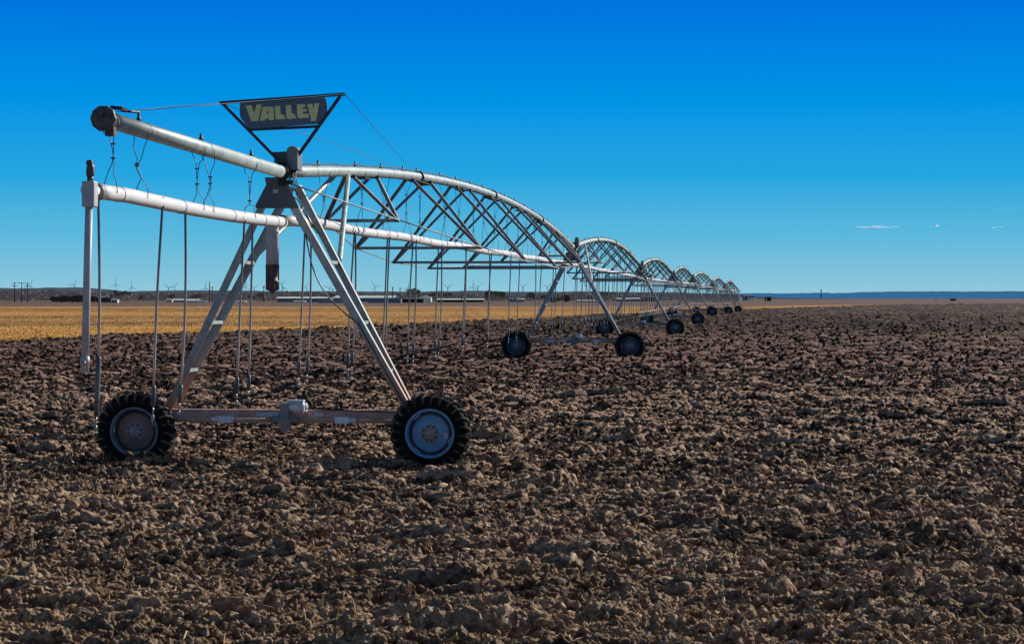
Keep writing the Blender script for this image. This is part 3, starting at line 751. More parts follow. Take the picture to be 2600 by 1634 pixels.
for s, sd_ in ((S_END + .25, 1), (S_END + 1.35, 2), (-4.55, 3), (-4.1, 5), (-1.9, 4)):
    b = MB(); hanger(b, s, OZ(s), LO(s), .0048, seed=sd_); b.build('hanger_wire', M['wire'], lo)

for k, (z, wl, dxx) in enumerate(((.7186, .59, .035), (.789, .23, .125), (.830, .20, .085), (.9175, .20, .11), (.943, .20, .065))):
    s = -(1 - z) * Z1; x = .05 if k % 2 else -.02
    P = local2world(0, x, s, LO(s))
    lab = ['foremost drop hose, with the longest weight, just right of the end standpipe', 'second foremost drop hose, its nozzle hanging in front of the rusty wheel', 'drop hose ending just right of the rusty wheel', 'drop hose hanging in front of the left tower legs',
           'drop hose just behind the left tower legs, left of the drain pipe'][k]
    add_hose(P, P.z - .065, 0, dxx, 1, lab, 'drop hoses under the overhang', wl=wl, seed=k + 1)

# end standpipe hanging at the tip of the white pipe
zE = .7035; YE = Z1 * zE
def endp(px, py): return at(px, py, YE)
c = endp(228, 493); es = empty('end_standpipe', c, RZ[0], 'grey vertical pipe with square box and nozzle at the left tip of the white pipe', 'standpipe')
sc = F / YE
def lq(px, py, y=0): return Vector(((px - 228) / sc, y, (493 - py) / sc))
b = MB(); b.box((0, 0, 0), (.125, .13, .245)); bx = b.build('junction_box', M['whitegrey'], es)
bv = bx.modifiers.new('bevel', 'BEVEL'); bv.width = .012; bv.segments = 2
b = MB(); b.tube([lq(226, 524), lq(221, 700), lq(216, 906)], .036, 18); b.build('vertical_pipe', M['whitegrey'], es)
b = MB(); b.tube([lq(216, 904), lq(215.5, 922), lq(215, 923), lq(215, 944)], [.043, .043, .038, .042], 16); b.build('end_fitting', M['decal'], es)
b = MB(); b.tube([lq(216, 916, -.045), lq(216, 926, -.05)], .022, 10); b.tube([lq(208, 925), lq(222, 925)], .025, 10); b.build('red_valve', M['pink'], es)
b = MB(); b.tube([lq(229, 461), lq(229, 447)], .030, 14); b.tube([lq(229, 447), lq(229, 440), lq(230, 425), lq(229, 418), lq(228, 414)], [.036, .04, .04, .03, .022], 16); b.tube([lq(228, 414, -.03), lq(228, 414, .03)], .030, 14); b.tube([lq(228, 414, -.032), lq(228, 414, -.04)], .018, 12); b.build('nozzle_head', M['cast'], es)

# drain pipe under the near tower
dp = empty('drain_pipe', TW[0], RZ[0], 'short thick grey drain pipe hanging from the white pipe between the tower legs', 'drain pipe')
dx = -.06; dy = -.35
b = MB(); b.tube([(dx, dy, 3.42), (dx, dy, 3.28), (dx, dy, 2.80)], [.088, .086, .086], 24); b.tube([(dx, dy, 3.27), (dx, dy, 3.24)], .092, 24); b.build('pipe', M['whitegrey'], dp)
b = MB(); b.lathe([(.094, 2.81), (.094, 2.77), (.078, 2.75), (.078, 2.66), (.072, 2.60), (.094, 2.595), (.094, 2.575), (.076, 2.56), (.08, 2.50), (.07, 2.465), (.03, 2.455), (.03, 2.43), (0, 2.43)], (dx, dy, 0), (0, 0, 1), 16)
for k in range(4):
    t = k * math.pi / 2 + .5; b.bar((dx + math.cos(t) * .082, dy + math.sin(t) * .082, 2.80), (dx + math.cos(t) * .082, dy + math.sin(t) * .082, 2.47), .02, .02)
b.build('strainer_cap', M['cast'], dp)

# name sign on its frame
SG = empty('name_sign', TW[0], RZ[0], 'dark blue sign board with olive lettering in an inverted trapezoid frame above the nearest tower', 'sign')
def q(px, py): return ((px - 722) / 185.0, CAMZ + (HY - py) / 186.2)
def z6(a, b_): return q(540 + a / 6.689, 220 + b_ / 6.689)
YS = .12
def barq(name, a, c, w, m=M['dark'], y=YS, parent=SG):
    b = MB(); A_ = q(*a); B_ = q(*c); b.angle((A_[0], y, A_[1]), (B_[0], y, B_[1]), w, .007, (0, 0, -1) if abs(A_[0] - B_[0]) > abs(A_[1] - B_[1]) else (1, 0, 0), (0, 1, 0)); return b.build(name, m, parent)
barq('frame_bar', (555, 256), (877, 237), .045)
barq('frame_bar', (558, 262), (718, 424), .042, y=YS - .005)
b = MB(); A_ = q(868, 248); B_ = q(752, 408); b.angle((A_[0], YS - .005, A_[1]), (B_[0], YS - .005, B_[1]), .042, .007, (-1, 0, 0), (0, 1, 0)); b.build('frame_bar', M['dark'], SG)
barq('frame_bar', (630, 325), (812, 318), .04, y=YS + .012)
b = MB(); b.prism([q(684, 386), q(760, 383), q(758, 405), q(706, 407)], .01, (0, YS + .02, 0), (1, 0, 0), (0, 0, 1), (0, 1, 0)); b.prism([q(700, 410), q(760, 410), q(756, 432), q(712, 432)], .01, (0, YS + .02, 0), (1, 0, 0), (0, 0, 1), (0, 1, 0)); b.build('mounting_plate', M['plate'], SG)
poly = [z6(*p) for p in ((448, 290), (460, 272), (1905, 192), (1930, 215), (1945, 300), (1955, 400), (1935, 470), (1905, 530), (1870, 590), (1820, 640), (620, 715), (560, 650), (500, 575), (455, 510), (446, 440))]
b = MB(); b.prism([(x, z) for x, z in reversed(poly)], .006, (0, YS + .010, 0), (1, 0, 0), (0, 0, 1), (0, 1, 0)); board = b.build('sign_board', M['board'], SG)
LET = [[[(552, 318), (655, 310), (697, 450), (738, 303), (830, 298), (765, 583), (648, 588)]],
       [[(845, 345), (870, 340), (1005, 338), (1028, 352), (1036, 375), (1040, 565), (950, 571), (946, 538), (900, 541), (882, 575), (790, 580)], [(937, 400), (946, 462), (905, 468)]],
       [[(1055, 330), (1145, 325), (1152, 455), (1170, 472), (1205, 480), (1240, 552), (1090, 562), (1064, 545)]],
       [[(1240, 318), (1332, 314), (1342, 445), (1358, 460), (1395, 468), (1424, 543), (1280, 552), (1252, 532)]],
       [[(1430, 308), (1565, 302), (1583, 350), (1530, 360), (1532, 386), (1598, 382), (1608, 425), (1535, 432), (1538, 465), (1642, 462), (1632, 534), (1470, 541), (1440, 518)]],
       [[(1606, 302), (1698, 295), (1717, 390), (1735, 292), (1816, 288), (1757, 590), (1666, 593), (1672, 515)]]]
for li in LET:
    for grow, mm, off, nm in ((1.0, M['letter'], .0, 'letter'),):
        cu = bpy.data.curves.new('letter', 'CURVE'); cu.dimensions = '2D'; cu.fill_mode = 'BOTH'; cu.extrude = .0015
        cx0 = sum(p[0] for p in li[0]) / len(li[0]); cy0 = sum(p[1] for p in li[0]) / len(li[0])
        for pl in li:
            s_ = cu.splines.new('POLY'); s_.points.add(len(pl) - 1); s_.use_cyclic_u = True
            for j, p in enumerate(pl):
                x, z = z6(*p); s_.points[j].co = (x, z, 0, 1)
        cu.offset = 0.0 if grow else -.008
        tmp = bpy.data.objects.new('tmp', cu); C.objects.link(tmp); dg = bpy.context.evaluated_depsgraph_get(); me = bpy.data.meshes.new_from_object(tmp.evaluated_get(dg)); bpy.data.objects.remove(tmp)
        me.materials.clear(); me.materials.append(mm)
        if grow: lobj = link('letter', me, board); lobj.rotation_euler = (math.pi / 2, 0, 0); lobj.location = (0, YS + .006, 0); base = lobj
        else:
            # inner face merged into the same part
            bm = bmesh.new(); bm.from_mesh(base.data); nf = len(bm.faces); bm2 = me; me.transform(Matrix.Translation((0, 0, .003))); bm.from_mesh(me)
            bm.faces.ensure_lookup_table()
            for f_ in bm.faces[nf:]: f_.material_index = 1
            bm.to_mesh(base.data); bm.free(); base.data.materials.append(M['letter'])
            bpy.data.meshes.remove(me)
tl = q(556, 259); tr_ = q(877, 241)
Lspan = (TW[1] - TW[0]).length
for (x, z) in (tl, tr_):
    b = MB(); b.tube([(x, YS, z), (0, S_END + .45, OZ(S_END) + .10)], .0036, 5); b.build('guy_wire', M['wire'], SG)
    s2 = .39 / 1.63 * Lspan; b = MB(); b.tube([(x, YS, z), (0, s2, PH + 4 * .77 * (s2 / Lspan) * (1 - s2 / Lspan) + .09)], .0042, 5); b.build('guy_wire', M['wire'], SG)

# ------------------------------------------------------------------ distance
def haze(c, k, h=(.16, .30, .46)): return tuple(a * (1 - k) + b_ * k for a, b_ in zip(c, h))
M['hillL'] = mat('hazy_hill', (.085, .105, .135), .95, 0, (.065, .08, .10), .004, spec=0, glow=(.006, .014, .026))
M['hillR'] = mat('hazy_blue_hill', (.05, .11, .20), .95, 0, (.04, .09, .165), .003, spec=0, glow=(.004, .07, .17))  # aerial haze of both ridges put into their colour and a faint glow
M['scrub'] = mat('grey_scrub', (.15, .12, .10), .95, 0, (.11, .09, .08), .05, spec=0, glow=(.035, .036, .042))  # faint glow here and on the trees below: painted haze over backlit foliage
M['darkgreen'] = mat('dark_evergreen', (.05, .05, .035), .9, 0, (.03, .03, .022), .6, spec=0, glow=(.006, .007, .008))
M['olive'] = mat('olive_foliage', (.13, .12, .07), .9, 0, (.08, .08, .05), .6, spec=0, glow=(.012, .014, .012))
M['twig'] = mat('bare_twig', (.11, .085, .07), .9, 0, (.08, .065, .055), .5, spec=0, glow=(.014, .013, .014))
M['roofw'] = mat('white_roof', (.85, .88, .80), .5, 0, (.75, .8, .74), .3, glow=(.06, .07, .06))  # faint glow on roofs and blue-grey walls: haze and brightness painted in
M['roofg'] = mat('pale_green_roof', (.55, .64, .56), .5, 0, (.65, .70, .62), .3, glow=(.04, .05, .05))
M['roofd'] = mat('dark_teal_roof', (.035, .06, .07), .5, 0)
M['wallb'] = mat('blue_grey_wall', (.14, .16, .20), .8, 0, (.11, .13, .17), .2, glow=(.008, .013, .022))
M['wallw'] = mat('white_wall', (.72, .73, .70), .7, 0, (.62, .63, .61), .5)
M['wallbr'] = mat('brown_wall', (.13, .085, .07), .8, 0)
M['barn'] = mat('dark_red_barn', (.055, .022, .022), .8, 0)
M['glass'] = mat('pale_window', (.28, .38, .48), .3, 0)
M['hole'] = mat('dark_opening', (.02, .02, .022), .8, 0)
M['pole'] = mat('dark_pole', (.05, .06, .07), .8, 0)
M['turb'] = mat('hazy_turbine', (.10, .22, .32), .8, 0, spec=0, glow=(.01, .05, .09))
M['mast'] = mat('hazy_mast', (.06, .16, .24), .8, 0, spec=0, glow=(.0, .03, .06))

def ridge(name, Y0, Yc, prof, m, seed, zb=.5):
    """hill: rises from Y0 to a crest at Yc whose skyline follows the listed pixel profile"""
    px = np.linspace(prof[0][0], prof[-1][0], 900); py = np.interp(px, [p[0] for p in prof], [p[1] for p in prof])
    rj = np.random.default_rng(seed)
    x = (px - CX) / F * Yc
    crest = CAMZ + (HY - py) / F * Yc + (vnoise(x, x * 0, 90, seed) - .5) * 2.6 * Yc / 6000 + (vnoise(x, x * 0, 22, seed + 1) - .5) * 1.4 * Yc / 6000
    T = np.array([0, .25, .5, .7, .85, .93, 1.0, 1.15, 1.4])[:, None]; sh = np.array([0, .12, .30, .52, .74, .88, 1.0, .9, .2])[:, None]
    Yv = Y0 + (Yc - Y0) * T + 0 * x; Xv = np.repeat(x[None], len(T), 0)
    Zv = zb - 1 + (crest - zb + 1) * sh + (vnoise(Xv, Yv, 130, seed + 5) - .5) * 2.0 * (sh * (1 - sh) * 4)
    return tag(np_mesh(name, [(Xv, Yv, Zv, None)], m), None, None, kind='structure')
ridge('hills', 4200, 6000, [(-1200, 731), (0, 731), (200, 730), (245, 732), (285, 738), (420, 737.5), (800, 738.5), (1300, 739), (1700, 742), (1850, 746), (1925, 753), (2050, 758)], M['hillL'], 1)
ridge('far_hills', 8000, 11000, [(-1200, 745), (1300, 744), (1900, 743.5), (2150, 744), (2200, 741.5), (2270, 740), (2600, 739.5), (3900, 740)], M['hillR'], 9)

def gz(Y): return float(G(Y))
def clumps(b, rr, n, cx, cy, cz, rx, ry, rz_, s, shell=.35):
    for _ in range(n):
        while True:
            v = Vector((rr.uniform(-1, 1), rr.uniform(-1, 1), rr.uniform(-1, 1)))
            if shell < v.length < 1: break
        p = Vector((cx + v.x * rx, cy + v.y * ry, cz + v.z * rz_)); R = Matrix.Rotation(rr.uniform(0, 6.28), 3, 'Z') @ Matrix.Rotation(rr.uniform(0, 3.1), 3, 'X')
        k = s * rr.uniform(.5, 1.3)
        b.add([p + R @ Vector(c_) * k for c_ in ((-.5, -.35, 0), (.5, -.3, .1), (.4, .4, 0), (-.4, .45, -.1))], [(0, 1, 2, 3)])
# scrub belt
rr = random.Random(99); b = MB()
for k in range(1400):
    px = rr.uniform(-900, 1880); Y = rr.uniform(1500, 2300); X = (px - CX) / F * Y
    hmax = 6.0 * (.6 + .8 * vnoise(np.array([X]), np.array([0.]), 60, 4)[0]) * (1.2 if px < 900 else .9)
    clumps(b, rr, 26, X, Y, .6 + hmax * .45, rr.uniform(5, 12), 6, hmax * .55, 2.0, 0)
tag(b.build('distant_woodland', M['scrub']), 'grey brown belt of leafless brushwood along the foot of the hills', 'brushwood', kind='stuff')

def bare_tree(px, pyb, h, w, label, Y=950, green=None, dens=1.0, seed=0, name='bare_tree'):
    rr = random.Random(seed); x = (px - CX) / F * Y; t = empty(name, (x, Y, gz(Y)), 0, label, 'tree', 'trees near the distant farm')
    b = MB(); tips = []
    def grow(p, d, l, r, dep):
        q_ = p + d * l; b.tube([p, p.lerp(q_, .5) + Vector((rr.uniform(-1, 1), 0, rr.uniform(-.3, .3))) * l * .06, q_], [r, r * .85, r * .65], 5, cap=False)
        if dep == 0: tips.append(q_); return
        for _ in range(3 if dep > 1 else 4):
            nd = (d + Vector((rr.uniform(-.9, .9) * w / h * 1.2, rr.uniform(-.7, .7), rr.uniform(-.25, .35)))).normalized(); grow(q_, nd, l * rr.uniform(.6, .85), r * .6, dep - 1)
    grow(Vector((0, 0, 0)), Vector((rr.uniform(-.1, .1), 0, 1)).normalized(), h * .28, h * .028, 4)
    b.build('trunk', M['twig'], t)
    c_ = MB()
    for tp in tips:
        clumps(c_, rr, max(1, int(3 * dens)), tp.x, tp.y, tp.z, .5, .5, .5, .45 if green is None else .9, 0)
    c_.build('crown', green or M['twig'], t)
    return t
def shrub(px, h, w, label, Y=900, m=None, seed=0, name='shrub'):
    rr = random.Random(seed); x = (px - CX) / F * Y; t = empty(name, (x, Y, gz(Y)), 0, label, 'shrub', 'dark shrubs by the distant farmhouse')
    b = MB(); b.tube([(0, 0, 0), (0, 0, h * .5)], .15, 6); b.build('trunk', M['twig'], t)
    b = MB()
    for k in range(6):
        clumps(b, rr, 90, rr.uniform(-.3, .3) * w, rr.uniform(-1, 1), h * rr.uniform(.4, .65), w * .35, w * .3, h * .38, .7, .2)
    b.build('crown', m or M['darkgreen'], t)
for k, (px, h, w) in enumerate(((143, 2.7, 4.5), (158, 2.9, 5), (176, 2.6, 5), (195, 3.2, 5), (208, 3.0, 4), (232, 2.6, 5), (262, 2.2, 6))):
    shrub(px, h, w, '%s from the left of the dark evergreen shrubs beyond the golden stubble' % ordn(k + 1), seed=k)
shrub(1436, 3.2, 2.8, 'round dark evergreen bush standing alone below the second arch', seed=31)
shrub(1409, 2.4, 4, 'low olive bush just left of the lone dark round bush', m=M['olive'], seed=32)
TREES = [(292, 5.2, 5, None, 'broad bare tree right of the dark shrubs, behind the little white shed'), (318, 6.0, 6, None, 'tall bare tree right of the little white shed'), (362, 3.6, 4, None, 'small bare tree alone between shed and white trailers'),
         (440, 4.6, 6, None, 'bare tree behind the white trailer'), (500, 4.0, 5, None, 'bare tree behind the right end of the white trailer roofs'), (660, 4.6, 6, None, 'dark crooked bare tree just left of the long white roof'), (640, 3.4, 4, None, 'small bare tree at the far left of the long white roof'),
         (846, 4.5, 5, None, 'bare tree rising behind the pale green farm roofs'), (1045, 6.8, 4, None, 'thin upright tree in front of the brown farm shed'), (1063, 6.2, 4, None, 'dark narrow tree right of the brown farm shed'), (1105, 5.6, 7, None, 'wispy bare tree above the gap between farm roofs'), (1135, 5.0, 6, None, 'wispy bare tree above the long low roof'),
         (1250, 5.6, 7, 'olive', 'bushy olive tree left of the small green and white house'), (1272, 5.0, 6, 'olive', 'lower olive tree touching the small green house'), (1345, 4.4, 6, 'olive', 'olive tree right of the small white house'), (1385, 4.0, 6, None, 'bare tree between the small white house and the dark bush'),
         (1536, 5.0, 5, None, 'bare tree seen through the second arch legs'), (1495, 3.6, 6, None, 'low bare tree left of the tree seen through the second arch')]
for k, (px, h, w, gr, lab) in enumerate(TREES):
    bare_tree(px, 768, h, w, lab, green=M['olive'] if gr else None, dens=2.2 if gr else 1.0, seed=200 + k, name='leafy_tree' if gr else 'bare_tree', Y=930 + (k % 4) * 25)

# farm buildings
def P2(px, Y): return (px - CX) / F * Y
def building(label, x0, x1, ytop, ybase, Y, wall, roof, ridge_px=1.5, depth=9, windows=0, doors=0, name='farm_building', open_front=False, roofover=.3, wm='hole', cat='building', group=None, gable=False):
    k = F / Y; W = (x1 - x0) / k; Hh = (ybase - ytop) / k; rh = ridge_px / k; X0 = P2(x0, Y); base = gz(Y) - .05
    hh = max(.6, CAMZ + (HY - ytop) / k - base); eh = hh - rh
    t = empty(name, (X0 + W / 2, Y, base), 0, label, cat, group)
    b = MB(); b.box((0, depth / 2, eh / 2), (W, depth, eh)); b.build('wall', wall, t)
    b = MB(); o = roofover
    if gable: b.prism([(-W / 2 - o, eh), (W / 2 + o, eh), (0, eh + rh)], depth + 2 * o, (0, -o, 0), (1, 0, 0), (0, 0, 1), (0, 1, 0))
    else: b.prism([(-o, eh), (depth / 2, eh + rh), (depth + o, eh), (depth + o, eh + .1), (depth / 2, eh + rh + .12), (-o, eh + .12)], W + 2 * o, (-W / 2 - o, 0, 0), (0, 1, 0), (0, 0, 1), (1, 0, 0))
    b.build('roof', roof, t)
    for i in range(windows):
        x = -W / 2 + W * (i + .5) / windows; b = MB(); b.box((x, -.03, eh * .6), (W / windows * .6, .05, eh * .32)); b.build('window', M[wm], t)
    for i in range(doors):
        x = -W / 2 + W * (i + .5) / doors; b = MB(); b.box((x, -.035, eh * .42), (W / doors * .45, .05, eh * .82)); b.build('door', M['hole'], t)
    return t
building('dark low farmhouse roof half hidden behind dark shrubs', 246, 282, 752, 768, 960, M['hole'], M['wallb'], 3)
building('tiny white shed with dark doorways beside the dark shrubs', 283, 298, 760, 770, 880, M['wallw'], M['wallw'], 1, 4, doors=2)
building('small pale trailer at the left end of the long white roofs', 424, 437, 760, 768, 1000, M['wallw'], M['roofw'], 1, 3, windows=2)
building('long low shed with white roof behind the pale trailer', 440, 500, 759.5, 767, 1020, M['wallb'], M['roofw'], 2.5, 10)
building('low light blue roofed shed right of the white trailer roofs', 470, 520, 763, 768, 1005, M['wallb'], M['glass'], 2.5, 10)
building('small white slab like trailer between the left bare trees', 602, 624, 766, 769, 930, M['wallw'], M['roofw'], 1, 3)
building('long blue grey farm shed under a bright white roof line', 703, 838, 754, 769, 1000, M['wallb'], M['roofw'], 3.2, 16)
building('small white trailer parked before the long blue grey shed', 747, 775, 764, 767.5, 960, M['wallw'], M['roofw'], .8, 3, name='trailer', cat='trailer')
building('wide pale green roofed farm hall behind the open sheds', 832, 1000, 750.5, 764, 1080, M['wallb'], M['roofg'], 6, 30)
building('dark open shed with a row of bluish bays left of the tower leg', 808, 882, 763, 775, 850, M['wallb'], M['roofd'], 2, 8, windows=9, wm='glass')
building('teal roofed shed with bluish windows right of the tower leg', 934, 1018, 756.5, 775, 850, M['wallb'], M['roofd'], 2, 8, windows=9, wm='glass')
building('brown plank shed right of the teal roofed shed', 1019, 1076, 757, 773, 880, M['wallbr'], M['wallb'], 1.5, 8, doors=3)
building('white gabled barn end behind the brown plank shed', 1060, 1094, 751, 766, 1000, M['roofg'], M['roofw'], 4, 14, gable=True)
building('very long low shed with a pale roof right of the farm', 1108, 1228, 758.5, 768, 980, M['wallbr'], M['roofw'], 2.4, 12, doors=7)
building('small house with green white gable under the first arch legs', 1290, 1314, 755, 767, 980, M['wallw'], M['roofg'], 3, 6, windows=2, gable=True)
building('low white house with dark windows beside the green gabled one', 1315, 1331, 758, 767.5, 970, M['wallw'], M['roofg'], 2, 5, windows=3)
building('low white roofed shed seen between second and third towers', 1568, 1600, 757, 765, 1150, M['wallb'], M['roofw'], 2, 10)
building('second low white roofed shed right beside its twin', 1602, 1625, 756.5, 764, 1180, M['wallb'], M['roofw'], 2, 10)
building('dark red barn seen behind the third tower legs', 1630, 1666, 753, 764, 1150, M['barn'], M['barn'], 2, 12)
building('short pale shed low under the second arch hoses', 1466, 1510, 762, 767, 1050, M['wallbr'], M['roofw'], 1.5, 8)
for k, (px, w_) in enumerate(((1900, 4), (1906, 4), (1912, 4), (1918, 3), (1868, 8), (1880, 6))):
    Y = 1500; x = P2(px, Y); sc_ = Y / F
    b = MB(); hh = 7.5 * sc_; b.lathe([(0, hh + .3), (w_ * sc_ * .45, hh), (w_ * sc_ * .5, hh - .3), (w_ * sc_ * .5, 0)], (0, 0, 0), (0, 0, 1), 14)
    o = b.build('storage_tank', M['wallw'], None, (x, Y, gz(Y))); tag(o, ['leftmost of four narrow white tanks right of the last tower', 'second of four narrow white tanks', 'third of four narrow white tanks', 'rightmost of four narrow white tanks', 'wider white tank behind the last tower wheel', 'white tank just left of the four narrow ones'][k], 'tank', 'white tanks beyond the machine')
building('dark box like shed on the brown field right of white tanks', 1944, 1958, 752, 762, 1400, M['hole'], M['wallb'], 1, 5)
building('small dark red shed alone far right on the brown field', 2415, 2427, 758, 764.5, 1500, M['barn'], M['barn'], .8, 4)
building('low long dark roof at the foot of the blue hills', 1862, 1915, 750, 761, 1700, M['hillL'], M['wallbr'], 2, 8)
for k, (px, yt, yb, Y, lab) in enumerate(((2018, 753, 762, 1400, 'leaning white post on the brown field under the cloud'), (2376, 758, 766, 1300, 'white post left of the small dark red shed'), (1947, 753, 764, 1350, 'white post beside the dark box like shed'))):
    b = MB(); Hh = (yb - yt) / F * Y; b.bar((0, 0, 0), (-.3 if k != 1 else 0, 0, Hh), .5, .5); tag(b.build('marker_post', M['wallw'], None, (P2(px, Y), Y, gz(Y))), lab, 'post')

# power poles
def pole(px, ytop, Y, arms, label, wide=0):
    Ht = CAMZ + (HY - ytop) / F * Y - gz(Y); t = empty('power_pole', (P2(px, Y), Y, gz(Y)), 0, label, 'power pole', 'power poles near the horizon')
    b = MB(); b.tube([(0, 0, 0), (0, 0, Ht)], [.24, .16], 8); b.build('pole', M['pole'], t)
    for dzz, w in arms: b = MB(); b.box((0, -.2, Ht - dzz), (w, .2, .22)); b.build('crossarm', M['pole'], t)
pole(37, 716, 950, ((.5, 1.6), (1.6, 2.6)), 'leftmost power pole with two crossarms'); pole(55, 717, 950, ((.15, 3.4),), 'T shaped power pole between the two leftmost poles'); pole(70, 716.5, 950, ((.5, 1.4), (1.5, 2.4)), 'third power pole from the left, beside a wind turbine')
pole(532, 714, 900, (), 'bare dark power pole left of the near tower leg'); pole(539, 727, 1000, ((.5, 1.6),), 'short power pole right beside the bare pole'); pole(670, 726, 950, ((.2, 1.5), (.6, 1.0)), 'T topped power pole left of the drain pipe')
pole(997, 728, 950, ((.2, 1.0), (.7, .8)), 'short pole above the teal roofed shed, left of a pair'); pole(1016, 730, 950, ((.2, .9),), 'short pole above the teal roofed shed, right of a pair'); pole(1172, 737, 950, ((.2, .5),), 'thin short pole above the long low roof'); pole(1180, 738, 1000, ((.2, .4),), 'thinner pole just right of the short pole')
b = MB(); Y = 9000; b.tube([(0, 0, 0), (0, 0, CAMZ + (HY - 733.5) / F * Y)], [3, 2], 8); tag(b.build('radio_mast', M['mast'], None, (P2(2085, Y), Y, 0)), 'thin far radio mast standing on the skyline right of the machine', 'mast')
b = MB(); Y = 7000; b.bar((0, 0, 0), (0, 0, CAMZ + (HY - 712) / F * Y), 2.2, 2.2); b.bar((-3.5, 0, 40), (0, 0, CAMZ + (HY - 710) / F * Y), 1.5, 1.5); tag(b.build('lattice_mast', M['mast'], None, (P2(1856, Y), Y, 0)), 'pale blue lattice mast rising behind the farthest arch', 'mast')

# wind turbines
def blade_mesh():
    b = MB(); L_ = 52
    vs = []
    for u, c_ in ((0, 1.4), (.08, 2.2), (.22, 3.6), (.5, 2.6), (.8, 1.5), (1, .4)):
        vs += [(-c_ * .3, -.4, u * L_), (c_ * .7, 0, u * L_), (-c_ * .3, .4, u * L_)]
    fs = []
    for i in range(5):
        for j in range(3): fs.append((i * 3 + j, i * 3 + (j + 1) % 3, i * 3 + 3 + (j + 1) % 3, i * 3 + 3 + j))
    b.add(vs, fs + [(0, 1, 2), (17, 16, 15)]); return b.mesh('blade', M['turb'])
BL = blade_mesh()
TBS = [(77, 725), (188, 722), (294, 721), (334, 729), (428, 731), (443, 729), (522, 730), (616, 729), (624, 728), (645, 731), (716, 721), (719, 731), (777, 729), (836, 731), (845, 735), (952, 727), (1037, 730), (1137, 729), (1201, 728), (1213, 728), (1328, 727), (1390, 728)]
for k, (px, py) in enumerate(TBS):
    Y = 15500; hub = CAMZ + (HY - py) / F * Y
    t = empty('wind_turbine', (P2(px, Y), Y, 0), 0, '%s wind turbine from the left, small and hazy on the skyline' % ordn(k + 1), 'wind turbine', 'wind turbines on the skyline')
    if 'tw' not in CACHE:
        b = MB(); b.tube([(0, 4, -100), (0, 4, 0)], [2.6, 1.5], 10); CACHE['tw'] = b.mesh('tower', M['turb']); b = MB(); b.box((0, 2.5, .5), (4, 10, 4)); b.tube([(0, -4.5, 0), (0, -2, 0)], 2.0, 10); CACHE['nac'] = b.mesh('nacelle', M['turb'])
    o = link('tower', CACHE['tw'], t, (0, 0, hub)); o = link('nacelle', CACHE['nac'], t, (0, 0, hub))
    a0 = random.Random(k * 7 + 1).uniform(0, 2.09); yw = random.Random(k * 5).uniform(-.7, .7)
    for j in range(3):
        o = link('blade', BL, t, (0, -4, hub)); o.rotation_euler = (0, a0 + j * 2.094, 0)
    t.rotation_euler = (0, 0, yw)

# small clouds low in the sky
def cloud_mat():
    m = bpy.data.materials.new('thin_cloud'); m.use_nodes = True; N = m.node_tree.nodes; L = m.node_tree.links; N.clear()
    out = N.new('ShaderNodeOutputMaterial'); tr = N.new('ShaderNodeBsdfTransparent'); em = N.new('ShaderNodeEmission'); em.inputs[0].default_value = (.55, .78, .95, 1); em.inputs[1].default_value = .85
    df = N.new('ShaderNodeMixShader'); lw = N.new('ShaderNodeLayerWeight'); lw.inputs[0].default_value = .35
    tc = N.new('ShaderNodeTexCoord'); nz_ = N.new('ShaderNodeTexNoise'); nz_.inputs['Scale'].default_value = .006; nz_.inputs['Detail'].default_value = 5; L.new(tc.outputs['Object'], nz_.inputs['Vector'])
    mr = N.new('ShaderNodeMapRange'); mr.inputs[1].default_value = .3; mr.inputs[2].default_value = .7; mr.inputs[3].default_value = .05; mr.inputs[4].default_value = .8; L.new(nz_.outputs['Fac'], mr.inputs[0])
    sb = N.new('ShaderNodeMath'); sb.operation = 'SUBTRACT'; sb.inputs[0].default_value = 1; L.new(lw.outputs['Facing'], sb.inputs[1])
    ml = N.new('ShaderNodeMath'); ml.operation = 'MULTIPLY'; L.new(mr.outputs[0], ml.inputs[0]); L.new(sb.outputs[0], ml.inputs[1])
    L.new(ml.outputs[0], df.inputs[0]); L.new(tr.outputs[0], df.inputs[1]); L.new(em.outputs[0], df.inputs[2]); L.new(df.outputs[0], out.inputs[0]); return m
M['cloud'] = cloud_mat()
def cloud(px0, px1, py, th, label, seed):
    Y = 14000; rr = random.Random(seed); bm = bmesh.new(); W = (px1 - px0) / F * Y; Hh = th / F * Y
    from mathutils import noise as nz
    n = max(3, int(W / (Hh * 1.6)))
    for i in range(n):
        u = (i + .5) / n; x = (u - .5) * W; k = .55 + .5 * math.sin(math.pi * u)
        mt = Matrix.Translation((x, rr.uniform(-80, 80), (rr.uniform(-.12, .12) + (u - .5) * .35) * Hh)) @ Matrix.Diagonal((W / n * .95, Hh * 1.2, Hh * .5 * k * rr.uniform(.5, 1.0), 1))
        bmesh.ops.create_icosphere(bm, subdivisions=3, radius=1, matrix=mt)
    for v in bm.verts: v.co += Vector((0, 0, 1)) * nz.noise(v.co * .012) * Hh * .25
    me = bpy.data.meshes.new('cloud'); bm.to_mesh(me); bm.free(); me.materials.append(M['cloud'])
    for p in me.polygons: p.use_smooth = True
    o = link('cloud', me, None, at((px0 + px1) / 2, py, Y)); o.visible_shadow = True; return tag(o, label, 'cloud')
cloud(2171, 2280, 576, 8, 'long thin white wisp of cloud low in the right sky', 1)
cloud(2366, 2384, 574, 6, 'tiny white cloud puff right of the long thin wisp', 2)
cloud(2515, 2537, 577, 4, 'faintest little cloud nearest the right edge', 3)

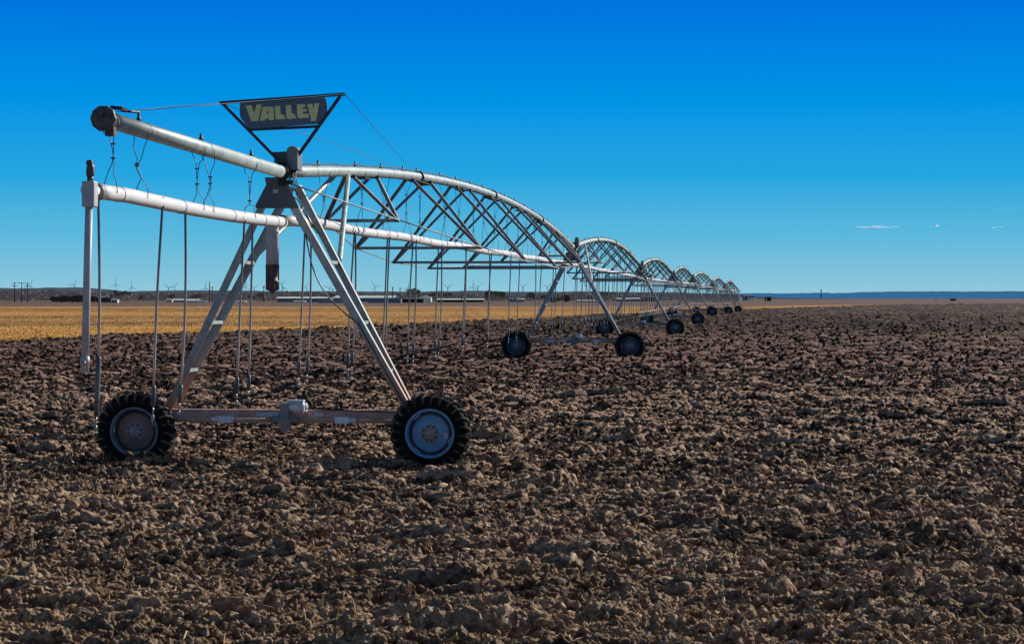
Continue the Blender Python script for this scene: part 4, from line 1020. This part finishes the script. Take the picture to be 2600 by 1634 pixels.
# ------------------------------------------------------------------ light, sky, camera
SE = math.radians(25.5); SA = math.radians(41.0)     # elevation, angle from +X towards +Y
S = Vector((math.cos(SE) * math.cos(SA), math.cos(SE) * math.sin(SA), math.sin(SE)))
sun = bpy.data.lights.new('sun', 'SUN'); sun.energy = 5.0; sun.angle = math.radians(.5); sun.color = (1.0, .94, .86)
so = link('sun', sun); so.rotation_euler = S.to_track_quat('Z', 'Y').to_euler()

w = bpy.data.worlds.new('World'); bpy.context.scene.world = w; w.use_nodes = True; N = w.node_tree.nodes; L = w.node_tree.links
bg = N['Background']; sky = N.new('ShaderNodeTexSky'); sky.sky_type = 'NISHITA'; sky.sun_disc = False; sky.sun_elevation = SE; sky.sun_rotation = math.pi / 2 - SA
sky.air_density = 1.0; sky.dust_density = .4; sky.ozone_density = 3.0
tc = N.new('ShaderNodeTexCoord'); sx = N.new('ShaderNodeSeparateXYZ'); L.new(tc.outputs['Generated'], sx.inputs[0])
mr = N.new('ShaderNodeMapRange'); mr.inputs[1].default_value = -.002; mr.inputs[2].default_value = .20; L.new(sx.outputs['Z'], mr.inputs[0])
cr = N.new('ShaderNodeValToRGB'); L.new(mr.outputs[0], cr.inputs[0])
def lin(c): return tuple(((v / 255) / 12.92 if v / 255 <= .04045 else (((v / 255) + .055) / 1.055) ** 2.4) for v in c)
stops = [(0, (156, 204, 218)), (.05, (134, 196, 218)), (.15, (92, 184, 220)), (.28, (38, 166, 224)), (.45, (0, 147, 229)), (.66, (0, 117, 222)), (1.0, (0, 72, 163))]
el = cr.color_ramp.elements
el[0].position = 0; el[0].color = (*lin(stops[0][1]), 1); el[1].position = 1; el[1].color = (*lin(stops[-1][1]), 1)
for p, c_ in stops[1:-1]:
    e_ = el.new(p); e_.color = (*lin(c_), 1)
# above the low band the physical sky takes over
sc1 = N.new('ShaderNodeMix'); sc1.data_type = 'RGBA'; sc1.blend_type = 'MULTIPLY'; sc1.inputs[0].default_value = 1; L.new(sky.outputs[0], sc1.inputs[6]); sc1.inputs[7].default_value = (.055, .050, .045, 1)
m2 = N.new('ShaderNodeMapRange'); m2.inputs[1].default_value = .15; m2.inputs[2].default_value = .30; L.new(sx.outputs['Z'], m2.inputs[0])
mx = N.new('ShaderNodeMix'); mx.data_type = 'RGBA'; L.new(m2.outputs[0], mx.inputs[0]); L.new(cr.outputs[0], mx.inputs[6]); L.new(sc1.outputs[2], mx.inputs[7])
L.new(mx.outputs[2], bg.inputs[0]); bg.inputs[1].default_value = 1.0

cam = bpy.data.cameras.new('camera'); co = link('camera', cam); co.location = (0, 0, CAMZ); co.rotation_euler = (math.pi / 2, 0, 0)
cam.sensor_width = 36; cam.lens = 36 * F / 2600; cam.shift_y = -(817 - HY) / 2600; cam.clip_start = .5; cam.clip_end = 60000
sc = bpy.context.scene; sc.camera = co
sc.view_settings.view_transform = 'Standard'; sc.view_settings.look = 'None'; sc.view_settings.exposure = 0
sc.render.engine = 'CYCLES'; sc.cycles.use_denoising = True; sc.cycles.denoiser = 'OPENIMAGEDENOISE'; sc.cycles.denoising_input_passes = 'RGB_ALBEDO_NORMAL'; sc.cycles.denoising_prefilter = 'ACCURATE'; sc.cycles.max_bounces = 5; sc.cycles.transparent_max_bounces = 12
